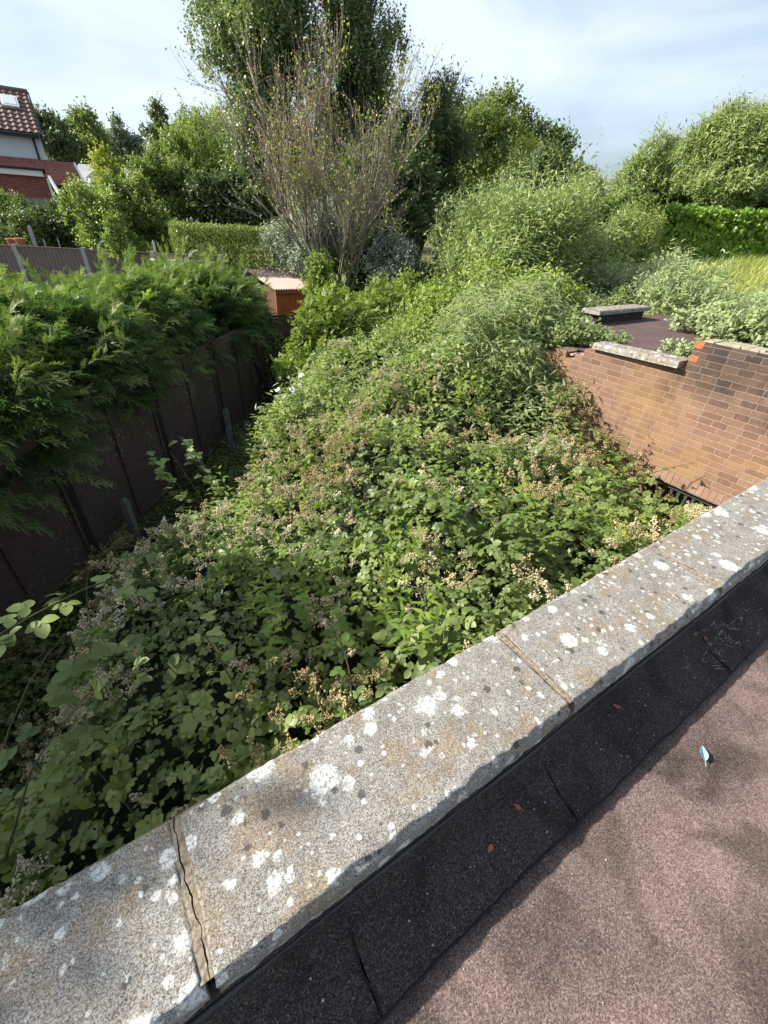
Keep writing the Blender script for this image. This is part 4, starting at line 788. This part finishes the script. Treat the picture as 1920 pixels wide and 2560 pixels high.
def pot(x, y, z, label, r_=.12):
    mb = MB(); mb.tube([(x, y, z), (x, y, z + .2), (x, y, z + .2001), (x, y, z + .24)], [r_ * .7, r_, r_ * 1.12, r_ * 1.12], 12); o = mb.build('terracotta_pot', TER, None, smooth=False); tag(o, label, 'pot', 'terracotta pots above the boarded fence')
pot(-1.05, 17.0, -.95, 'terracotta pot on a stand behind the boarded fence, farther left'); pot(-.85, 16.75, -.93, 'terracotta pot on a stand behind the boarded fence, nearer the post')
mb = MB(); mb.box((-1.2, 16.68, -2.8), (-.7, 17.12, -.953)); tag(mb.build('pot_stand', DPOST, None), 'dark timber stand holding terracotta pots behind the boarded fence', 'stand')
# small white tent-like panel at the right edge
mb = MB(); mb.add([(26.6, 9.15, -1.0), (26.9, 8.8, -1.0), (26.75, 9.0, -.25), (27.3, 9.6, -1.0), (27.5, 9.3, -1.0), (27.4, 9.45, -.25)], [(0, 1, 2), (3, 5, 4), (0, 2, 5, 3), (1, 4, 5, 2)]); tag(mb.build('white_marker_board', WTRIM, None), 'white A-frame board on the grass at the right edge', 'board')

# ================================================================== TREES AND SHRUBS
def lm(n, a, b, c, **k):
    g = 1.75; return leafmat(n, *[tuple(min(.6, x * g) for x in q_) for q_ in (a, b, c)], **k)
G_DARK = lm('dark_leaf', (.032, .048, .020), (.066, .088, .034), (.125, .148, .062), trans=.25); G_MID = lm('mid_leaf', (.062, .085, .025), (.115, .142, .044), (.195, .22, .08), trans=.32)
G_LIT = lm('light_leaf', (.085, .12, .03), (.14, .18, .05), (.22, .26, .09), trans=.3); G_WIL = lm('willow_leaf', (.080, .112, .030), (.142, .182, .054), (.24, .27, .115), trans=.28, back=(.29, .33, .20))
G_SIL = lm('silver_leaf', (.14, .17, .12), (.22, .25, .19), (.34, .37, .31), trans=.12, rough=.7, back=(.40, .42, .38)); G_BLU = lm('blue_grey_leaf', (.045, .060, .050), (.080, .10, .085), (.17, .19, .17), trans=.1, rough=.7)
G_YEL = lm('yellow_green_leaf', (.13, .15, .03), (.20, .21, .04), (.30, .29, .06), trans=.3); G_LAU = lm('laurel_leaf', (.06, .11, .018), (.11, .18, .026), (.19, .26, .045), trans=.2, rough=.35)
G_FAR = lm('far_leaf', (.07, .10, .065), (.11, .145, .09), (.16, .19, .12), trans=.15); G_SCR = lm('scrub_leaf', (.10, .135, .055), (.17, .205, .095), (.27, .30, .17), trans=.25, back=(.34, .37, .25)); G_POP = lm('poplar_leaf', (.060, .082, .034), (.125, .155, .065), (.22, .25, .14), trans=.2, rough=.4, spec=.5)
gz = lambda x, y: float(ground_z(np.array([x * 1.]), np.array([y * 1.]))[0])
def T(name, label, cat, seed, x, y, top, bot, rad, nl, lr, mat, n, length, per, leaf, size, ry=None, **kw):
    cz = (top + bot) / 2; rz = (top - bot) / 2
    return tree(name, label, cat, seed, (x, y, cz), (rad, ry or rad, rz), gz(x, y), nl, lr, [mat], n, length, per, leaf, size, **kw)
WD = (.30, -.25, 0)
T('pine_tree', 'dark bluish pine right of the white gabled house', 'tree', 1, 2.3, 60, 6.2, 2.0, 1.8, 16, .9, G_DARK, 1500, .9, 6, SIMP, .28, trunk=.25)
T('broadleaf_tree', 'tall rounded tree beside the pine beyond the white house', 'tree', 2, 5.3, 61.8, 7.0, 2.0, 2.0, 22, 1.0, G_MID, 2600, .8, 6, RH, .26, trunk=.25)
T('broadleaf_tree', 'low round tree on the skyline between the house and the poplar', 'tree', 3, 10.3, 74, 7.6, 2.5, 2.6, 16, 1.4, G_FAR, 1700, .8, 6, RH, .32, trunk=.25)
T('broadleaf_tree', 'small dark tree on the skyline left of the poplar', 'tree', 4, 10.0, 49, 6.3, 1.5, 1.5, 14, .9, G_DARK, 1500, .7, 6, RH, .22, trunk=.2)
T('broadleaf_tree', 'pale green tree on the skyline touching the poplar', 'tree', 5, 12.6, 48, 6.6, 1.5, 2.0, 14, 1.1, G_FAR, 1500, .7, 6, RH, .24, trunk=.2)
T('willow_tree', 'leafy light green tree to the left of the poplar base', 'tree', 6, 7.4, 26.5, 3.1, -1.2, 2.1, 34, .75, G_LIT, 5200, .6, 7, NARR, .20, ry=1.8, wind=WD, trunk=.15)
T('willow_tree', 'mid green tree behind the clipped hedge, left of the light green one', 'tree', 7, 5.4, 25, 2.2, -1.3, 1.6, 26, .65, G_MID, 3600, .5, 7, RH, .13, wind=WD, trunk=.15)
T('orchard_tree', 'dense dark green fruit tree in the left gardens', 'tree', 8, 4.2, 22.8, 1.35, -1.8, 2.0, 34, .62, G_MID, 5400, .42, 7, RH, .11, ry=1.6, trunk=.13)
T('orchard_tree', 'spreading fruit tree filling the gap behind the clipped hedge', 'tree', 88, 6.2, 21, 1.0, -1.9, 2.1, 26, .62, G_DARK, 3600, .42, 7, RH, .12, ry=1.4, trunk=.13)
T('garden_shrub', 'bright yellow green shrub above the boarded fence', 'shrub', 9, 1.15, 17.4, .12, -1.9, .95, 26, .38, G_LIT, 3600, .30, 7, RH, .075, trunk=.06)
T('garden_shrub', 'leafy shrub right of the bright one, in front of the fruit tree', 'shrub', 99, 2.3, 18.6, .55, -1.9, 1.15, 24, .42, G_MID, 3400, .32, 7, RH, .08, trunk=.06)
T('sapling', 'pale yellow green sapling in front of the bungalow', 'tree', 10, 2.35, 23.6, 1.75, -.6, .5, 16, .26, G_YEL, 900, .42, 7, RH, .09, trunk=.05)
T('columnar_shrub', 'narrow upright light green shrub behind the boarded fence', 'shrub', 11, 1.30, 14.4, -.12, -1.5, .20, 10, .16, G_LIT, 900, .16, 7, RH, .05, trunk=.03)
T('garden_shrub', 'dark shaded shrub behind the boarded fence at the far left', 'shrub', 12, -.5, 19.0, -.15, -1.9, 1.4, 24, .4, G_DARK, 3200, .25, 6, RH, .08, trunk=.05)
T('garden_shrub', 'small sunlit shrub at the left edge below the brick lean-to', 'shrub', 13, -1.35, 22, .30, -1.5, .75, 16, .3, G_LIT, 1500, .25, 6, RH, .08, trunk=.05)
T('garden_shrub', 'dark low bushes between the grey panel and the boarded fence', 'shrub', 113, .55, 20.5, -.25, -1.9, .9, 16, .35, G_MID, 1800, .25, 6, RH, .08, trunk=.05)
T('garden_shrub', 'green shrub below the white pale bungalow roof', 'shrub', 114, 2.0, 27.0, .6, -1.6, 1.4, 16, .5, G_MID, 2000, .35, 6, RH, .11, trunk=.05)
# clipped hedge: leaves over a box
def hedge(name, label, p, q, wd, z0, z1, mat, n, size, seed, cat='hedge', leaf=RH, rgh=.06):
    rg = np.random.default_rng(seed); p, q = np.array(p, float), np.array(q, float); d = q - p; L_ = np.hypot(*d); d = d / L_; nn = np.array([-d[1], d[0]]); H = z1 - z0
    root = empty(name, label, cat, ((p[0] + q[0]) / 2, (p[1] + q[1]) / 2, z0)); A = [L_ * wd, L_ * H, L_ * H, wd * H, wd * H]; k = rg.choice(5, n, p=np.array(A) / sum(A)); a, b = rg.random(n), rg.random(n)
    u = np.where(k < 3, a * L_, np.where(k == 3, 0, L_)); w_ = np.where(k == 0, b * wd, np.where(k == 1, 0, np.where(k == 2, wd, a * wd))); z = np.where(k == 0, H, b * H)
    N = np.zeros((n, 3)); N[k == 0] = (0, 0, 1); N[k == 1, :2] = -nn; N[k == 2, :2] = nn; N[k == 3, :2] = -d; N[k == 4, :2] = d
    P_ = np.column_stack([p + d * u[:, None] + nn * (w_ - wd / 2)[:, None], z0 + z]); P_ += N * ((fbm(P_ * 1.6, 3, seed) - .5) * rgh * 5 - rg.exponential(.06, n))[:, None] + rg.normal(size=(n, 3)) * .03
    X, Y, Z = frames(rg.normal(size=(n, 3)) + np.array([0, 0, .4]), N + rg.normal(size=(n, 3)) * .6); c_ = Cloud(); c_.add(leaf[0], leaf[1], P_, X, Y, Z, size * rg.uniform(.6, 1.3, n), np.clip(.5 + (vnoise(P_ * 1.2, 8) - .5) * .5 + rg.normal(size=n) * .15, 0, 1), 0); c_.build('foliage', [mat], root)
    mb = MB()
    for i in range(int(L_ / .5) + 1):
        o = p + d * min(L_, i * .5); mb.tube([(o[0], o[1], z0 - .2), (o[0] + rg.normal() * .06, o[1], z0 + H * .5), (o[0] + rg.normal() * .12, o[1] + rg.normal() * .1, z0 + H * .88)], [.035, .025, .01], 5)
    mb.build('stems', BARK, root); return root
hedge('clipped_hedge', 'clipped dark green hedge with flat top behind the conifers', (2.9, 15.9), (7.3, 15.7), 1.1, -2.7, -.22, G_MID, 26000, .07, 5)
hedge('clipped_hedge', 'bright green laurel hedge at the right edge above the grass bank', (22.3, 14.8), (31.5, 7.2), 1.6, -1.3, 1.15, G_LAU, 26000, .20, 6, rgh=.12)
T('garden_shrub', 'bright green rounded bush left of the laurel hedge', 'shrub', 15, 23.5, 15.0, 1.35, -1.0, 1.25, 18, .5, G_LAU, 2600, .3, 6, RH, .13, trunk=.06)
# poplars
def poplar(label, seed, x, y, top, bot, rad, ncol, mat, n):
    rg = np.random.default_rng(seed); lb = []
    for i in range(ncol):
        a = rg.uniform(0, 6.28); q = rg.uniform(0, .8) * rad; zc = rg.uniform(bot, top - 1.2); k = 1 - .35 * abs((zc - bot) / (top - bot) - .45); lb.append((np.array([x + math.cos(a) * q * k, y + math.sin(a) * q * k, zc]), (rad * .22, rad * .22, rg.uniform(.7, 1.3))))
    return tree('poplar_tree', label, 'tree', seed, (x, y, 2), (1, 1, 1), gz(x, y), 0, 0, [mat], n, .7, 8, RH, .115, lobes=lb, trunk=.25, up=1.3, rand=.25, outw=.6, wind=(.1, -.1, 0), tvar=.3, lsp=1.2)
poplar('tall poplar towering over the middle, its left half sunlit', 41, 8.7, 22.6, 12, -.8, 2.9, 120, G_POP, 17000)
poplar('tall dark poplar at the right of the pair behind the bare tree', 42, 12.3, 21.7, 12, 0, 2.2, 80, G_POP, 12000)
# bare dying tree
def bare_tree(seed, base, label):
    rg = np.random.default_rng(seed); root = empty('bare_tree', label, 'tree', base); mb = MB(); mt = MB(); tips = []
    def grow(p, d, l_, r_, lev):
        n = 4; pts = [p]; dd = d.copy()
        for i in range(n):
            dd = nrm(dd + rg.normal(size=3) * .10 + np.array([0, 0, .05])); pts.append(pts[-1] + dd * l_ / n)
        (mb if lev < 2 else mt).tube([tuple(x) for x in pts], list(np.linspace(r_, r_ * .6, n + 1)), 6 if lev < 2 else 3)
        if lev >= 3: tips.extend([(pts[2], dd), (pts[3], dd), (pts[4], dd)])
        if lev == 4: return
        for k in range([5, 4, 4, 3][lev]):
            t_ = rg.uniform(.3, 1); i = min(n - 1, int(t_ * n)); pp = pts[i] + (pts[i + 1] - pts[i]) * (t_ * n - i); sd = nrm(np.cross(dd, rg.normal(size=3))); grow(pp, nrm(dd * .9 + sd * rg.uniform(.24, .56) + np.array([0, 0, .12])), l_ * rg.uniform(.5, .72), r_ * .56, lev + 1)
    ax = nrm(np.array([.839, -.543, 0]))
    for a, l_ in [(-.22, 3.6), (-.15, 4.1), (-.10, 4.0), (-.02, 3.5), (.07, 3.7), (.16, 3.3), (.20, 3.0), (.28, 2.5)]:
        d = nrm(np.array([0, 0, 1.0]) + ax * math.tan(a) + rg.normal(size=3) * np.array([.12, .12, 0])); grow(np.array(base) + ax * a * .3 + np.array([0, 0, .1]), d, l_ * .87, .045, 0)
    mb.build('trunk', BARKP, root, smooth=True); mt.build('twigs', plain('pale_twig', (.27, .225, .17), .85, .3, 14), root)
    P_ = np.array([t[0] for t in tips]); D_ = np.array([t[1] for t in tips]); hz = (P_[:, 2] - base[2]) / 6.5; lat = (P_ - np.array(base)) @ ax
    def lv(prob, name, mat, size, rep):
        k = np.repeat(np.arange(len(P_)), rep); k = k[rg.random(len(k)) < np.repeat(prob, rep)]; m = len(k); Q = P_[k] + rg.normal(size=(m, 3)) * .05; X, Y, Z = frames(D_[k] + rg.normal(size=(m, 3)) * .7, rg.normal(size=(m, 3)) + np.array([0, 0, .5])); c_ = Cloud(); c_.add(RH[0], RH[1], Q, X, Y, Z, size * rg.uniform(.6, 1.3, m), rg.random(m), 0); c_.build(name, [mat], root)
    lv(.30 * smooth(.40, .75, hz) * (1 - .8 * smooth(.0, 1.0, lat)) + .03, 'dead_leaves', lm('dead_leaf', (.16, .07, .045), (.26, .15, .10), (.36, .24, .17), trans=.15), .042, 2)
    lv(.12 + .50 * smooth(.40, .65, vnoise(P_ * .8, 4)) * (.5 + .5 * smooth(-.5, 1.0, lat)), 'green_leaves', lm('sparse_leaf', (.11, .13, .03), (.18, .20, .05), (.27, .27, .08), trans=.3), .06, 2)
    return root
bare_tree(7, (6.5, 12.5, -2.6), 'half dead tree with bare fanned branches and reddish tips in the centre')
T('silver_shrub', 'silvery grey green shrub behind the base of the bare tree', 'shrub', 16, 6.7, 14.3, .45, -2.4, 1.35, 30, .45, G_SIL, 5200, .35, 7, NARR, .12, ry=1.0, trunk=.06)
T('garden_shrub', 'dark shrub filling the gap right of the bare tree stems', 'shrub', 171, 7.9, 12.7, -.35, -3.0, 1.15, 22, .42, G_DARK, 3600, .34, 7, RH, .09, trunk=.05)
T('silver_shrub', 'bluish grey spiky shrub low to the right of the bare tree', 'shrub', 17, 7.5, 11.0, -.45, -2.6, .80, 20, .32, G_BLU, 3000, .30, 7, NARR, .10, trunk=.05)
T('broadleaf_tree', 'large dark willow like tree right of the poplars', 'tree', 18, 15.2, 20.2, 4.2, -2.0, 2.2, 44, .85, G_DARK, 7500, .75, 8, NARR, .22, wind=WD, trunk=.2, up=.8)
T('broadleaf_tree', 'dark shaded tree behind the bare tree trunk', 'tree', 118, 11.0, 17.0, 2.2, -2.6, 2.0, 34, .75, G_DARK, 5000, .6, 7, RH, .13, wind=WD, trunk=.2)
T('broadleaf_tree', 'rounded mid green tree on the skyline right of the dark willow', 'tree', 19, 23, 25.0, 5.7, .2, 2.4, 28, 1.0, G_MID, 4600, .7, 7, RH, .17, trunk=.2)
T('broadleaf_tree', 'dark tree top showing behind the yellow green tree', 'tree', 20, 36.0, 32.5, 6.6, 2.0, 3.4, 20, 1.5, G_DARK, 2800, .9, 6, RH, .27, trunk=.25)
T('broadleaf_tree', 'dark crown behind the rounded tree on the skyline', 'tree', 120, 29.5, 33.0, 7.9, 2.0, 3.0, 20, 1.4, G_DARK, 2600, .9, 6, RH, .25, trunk=.25)
T('broadleaf_tree', 'yellow green round topped tree behind the big willow bush', 'tree', 21, 19.5, 17.2, 2.6, -1.5, 2.3, 30, .9, G_YEL, 4800, .55, 7, RH, .13, trunk=.18)
T('broadleaf_tree', 'mid green tree sloping down to the gap in the skyline', 'tree', 121, 24.5, 18.8, 1.6, -1.0, 2.0, 22, .9, G_MID, 3000, .6, 7, RH, .15, trunk=.18)
T('broadleaf_tree', 'shaded tree filling behind the willow bush', 'tree', 122, 15.0, 13.4, 1.6, -2.6, 2.0, 26, .85, G_DARK, 3600, .5, 7, RH, .13, trunk=.18)
lb = mklobes(np.random.default_rng(50), (8.9, 7.9, -.98), (1.9, 1.65, 1.35), 60, .55, -.3)
tree('willow_bush', 'large sunlit willow bush with wind blown pale tips in the centre right', 'shrub', 22, (8.9, 7.9, -.5), (1, 1, 1), GZ, 0, 0, [G_WIL], 9500, .75, 8, NARR, .125, lobes=lb, wind=(.35, -.30, 0), up=.85, rand=.30, trunk=.09, tvar=.3)
T('willow_bush', 'darker willow scrub joining the big bush to the scrub on its right', 'shrub', 222, 11.6, 8.4, .1, -2.6, 1.4, 26, .5, G_WIL, 4200, .45, 7, NARR, .13, wind=WD, trunk=.06)
T('broadleaf_tree', 'dark undergrowth tree between the bare tree and the willow bush', 'tree', 123, 11.8, 12.6, .4, -3.0, 1.7, 24, .7, G_DARK, 4200, .45, 7, RH, .11, trunk=.12)
T('garden_shrub', 'dark shaded shrub under the left side of the willow bush', 'shrub', 124, 8.6, 10.0, -.9, -3.2, 1.1, 18, .5, G_DARK, 3000, .4, 7, RH, .09, trunk=.06)
T('far_tree', 'hazy low tree in the skyline gap, left one', 'tree', 23, 55, 42, 5.6, 0, 4.0, 18, 1.8, G_FAR, 2400, .8, 6, RH, .36, trunk=.25); T('far_tree', 'hazy low tree in the skyline gap, right one', 'tree', 24, 60, 36, 6.2, 0, 4.5, 18, 1.9, G_FAR, 2400, .8, 6, RH, .38, trunk=.25)
T('willow_tree', 'big grey green willow standing against the sky at the right', 'tree', 25, 28.4, 13.2, 4.9, -.8, 2.5, 46, .85, G_WIL, 8200, .75, 8, NARR, .24, wind=(.4, -.35, 0), trunk=.2, up=.8)
T('willow_tree', 'feathery lighter willow at the right edge behind the laurel hedge', 'tree', 26, 32.0, 12.8, 4.1, -.8, 2.6, 34, .9, G_SCR, 5600, .8, 8, NARR, .26, wind=(.4, -.35, 0), trunk=.2, up=.8)
T('willow_tree', 'low willow linking the right trees to the skyline gap', 'tree', 27, 28.6, 17.0, 3.3, -.8, 2.5, 30, .95, G_WIL, 4200, .7, 8, NARR, .26, wind=WD, trunk=.2)
T('tall_grass_clump', 'yellowish green clump of tall stems left of the grass bank', 'plant', 28, 19.0, 11.3, .25, -2.0, .95, 16, .5, lm('stem_green', (.12, .15, .04), (.17, .20, .06), (.24, .25, .09)), 3000, .8, 7, NARR, .14, up=2.6, rand=.15, outw=.2, trunk=.03)
# scrub on the right
for (sd, x, y, top, rad, nn, lb_, mt) in [(29, 10.6, 6.0, -.80, 1.2, 4200, 'grey green buddleia scrub behind the outbuilding parapet', G_SCR), (30, 11.2, 3.5, -1.22, 1.2, 3800, 'pale scrub bush right of the parapet, below the grass bank', G_SCR), (31, 9.7, 4.4, -.75, 1.1, 2800, 'low leafy buddleia just behind the outbuilding roof edge', G_SCR),
        (32, 9.7, 2.3, -1.05, 1.1, 2800, 'buddleia clump at the right edge above the brick wall', G_SCR), (33, 12.6, 6.8, -1.05, 1.1, 3000, 'far scrub bush at the foot of the grass bank', G_SCR), (34, 9.3, .9, -1.0, 1.0, 1800, 'dense low bush at the right edge behind the brick wall', G_WIL)]:
    T('buddleia_bush', lb_, 'shrub', sd, x, y, top, -2.4, rad, 26, .42, mt, nn, .38, 7, NARR, .12, wind=WD, trunk=.04, up=.8)
T('ivy_clump', 'pale leafed creeper spreading over the outbuilding felt roof', 'plant', 35, 7.6, 2.6, -.92, -1.3, .95, 22, .2, G_SCR, 2200, .16, 6, RH, .06, ry=.9, trunk=.01)
T('ivy_clump', 'low creeper over the broken left end of the brick wall', 'plant', 361, 5.15, 3.35, -.98, -1.25, .42, 12, .13, M_BUD, 700, .14, 6, RH, .055, trunk=.008)
T('ivy_clump', 'small creeper patch between the loose slab and the pier', 'plant', 36, 5.15, 2.1, -.95, -1.2, .24, 9, .09, G_SCR, 260, .10, 5, RH, .05, trunk=.006)
T('buddleia_bush', 'grey leaved buddleia sprawling over the end of the brick wall', 'shrub', 37, 5.0, 4.4, -.92, -2.2, .9, 24, .32, M_BUD, 2600, .40, 7, NARR, .12, trunk=.03, droop=.8)
T('buddleia_bush', 'silvery buddleia in front of the brick wall', 'shrub', 38, 4.2, 3.85, -.98, -2.2, .75, 20, .28, M_BUD, 2000, .36, 7, NARR, .10, trunk=.03, droop=.8)
T('elder_bush', 'yellow green leafy bush behind the buddleia, below the willow', 'shrub', 39, 7.2, 6.3, -.85, -2.2, 1.15, 26, .36, M_ELD, 3400, .34, 6, SIMP, .075, trunk=.04)
T('elder_bush', 'bright green elder at the far end of the brambles beside the alley', 'shrub', 40, 3.8, 7.2, -1.38, -2.9, .85, 24, .34, M_ELD, 2300, .30, 5, PINN, .075, trunk=.04)
T('elder_bush', 'bright elder bush in front of the bare tree', 'shrub', 43, 5.3, 7.6, -1.32, -2.9, .9, 24, .34, M_ELD, 2300, .30, 5, PINN, .075, trunk=.04)
T('buddleia_bush', 'pale buddleia mound on the outbuilding roof edge left of the felt patch', 'shrub', 301, 5.35, 4.85, -.88, -2.2, .95, 26, .34, M_BUD, 3000, .42, 7, NARR, .12, trunk=.03, droop=.8)
T('elder_bush', 'light green bush rising behind the brambles in the middle distance', 'shrub', 302, 4.9, 5.9, -1.15, -2.6, 1.1, 26, .36, M_ELD, 3000, .34, 6, SIMP, .07, trunk=.04)
T('elder_bush', 'leafy light green bush hiding the right side of the orange shed', 'shrub', 303, 5.2, 10.7, -1.12, -3.0, .50, 18, .26, M_ELD, 1500, .32, 6, SIMP, .08, trunk=.04)
T('elder_bush', 'yellow green growth between the elder and the far willow bush', 'shrub', 304, 6.4, 8.3, -1.15, -2.9, 1.1, 22, .36, M_ELD, 2400, .34, 6, SIMP, .075, trunk=.04)
T('elder_bush', 'shaded green bush in the alley corner by the return panel', 'shrub', 44, 3.0, 6.2, -1.95, -3.2, .6, 16, .28, M_BR, 1400, .26, 5, SIMP, .07, trunk=.03)
# tall tree out of frame on the left that shades the near yard
T('shade_tree', 'tall leafy tree out of frame beyond the fence at the left, shading the near yard', 'tree', 60, -5.5, 5.9, 2.3, -1.8, 1.9, 36, .75, G_MID, 3000, .5, 7, RH, .16, trunk=.18)
T('shade_tree', 'slim taller leafy tree out of frame, left of the broad shade tree, nearest the near yard corner', 'tree', 61, -6.0, 5.1, 3.1, -1.2, 1.25, 30, .6, G_MID, 3200, .45, 7, RH, .16, trunk=.14)
# grass on the bank
cl = Cloud(); rng = np.random.default_rng(66); n = 60000; x = rng.uniform(12, 34, n); y = rng.uniform(-2, 16, n); z = ground_z(x, y); P = np.column_stack([x, y, z]); a = rng.uniform(0, 6.28, n)
Y = nrm(np.column_stack([np.cos(a) * .3 + .15, np.sin(a) * .3 - .12, np.ones(n)])); X, Y, Z = frames(Y, np.column_stack([np.cos(a), np.sin(a), a * 0])); cl.add(np.array([(-.06, 0, 0), (.06, 0, 0), (0, 1, .12)]), [(0, 1, 2)], P, X, Y, Z, rng.uniform(.15, .42, n), np.clip(fbm(P[:, :2] * .5, 3, 3) + rng.normal(size=n) * .15, 0, 1), 0)
tag(cl.build('bank_grass', [lm('dry_grass', (.12, .16, .04), (.20, .225, .06), (.31, .30, .11), trans=.2)]), 'long yellowing grass on the bank at the right', 'grass', kind='stuff')
# distant wood closing the horizon
rng = np.random.default_rng(70); lb = []
for i in range(150):
    a = R(-25 + 130 * i / 150); d = rng.uniform(85, 120); lb.append((np.array([math.sin(a) * d, math.cos(a) * d, rng.uniform(-1, 3)]), (5, 5, rng.uniform(3, 5.5))))
cl = Cloud(); cl.add(*shoots(rng, lb, 16000, 1.6, 5, RH, .8)); tag(cl.build('distant_wood', [G_FAR]), 'distant line of trees along the horizon', 'wood', kind='stuff')
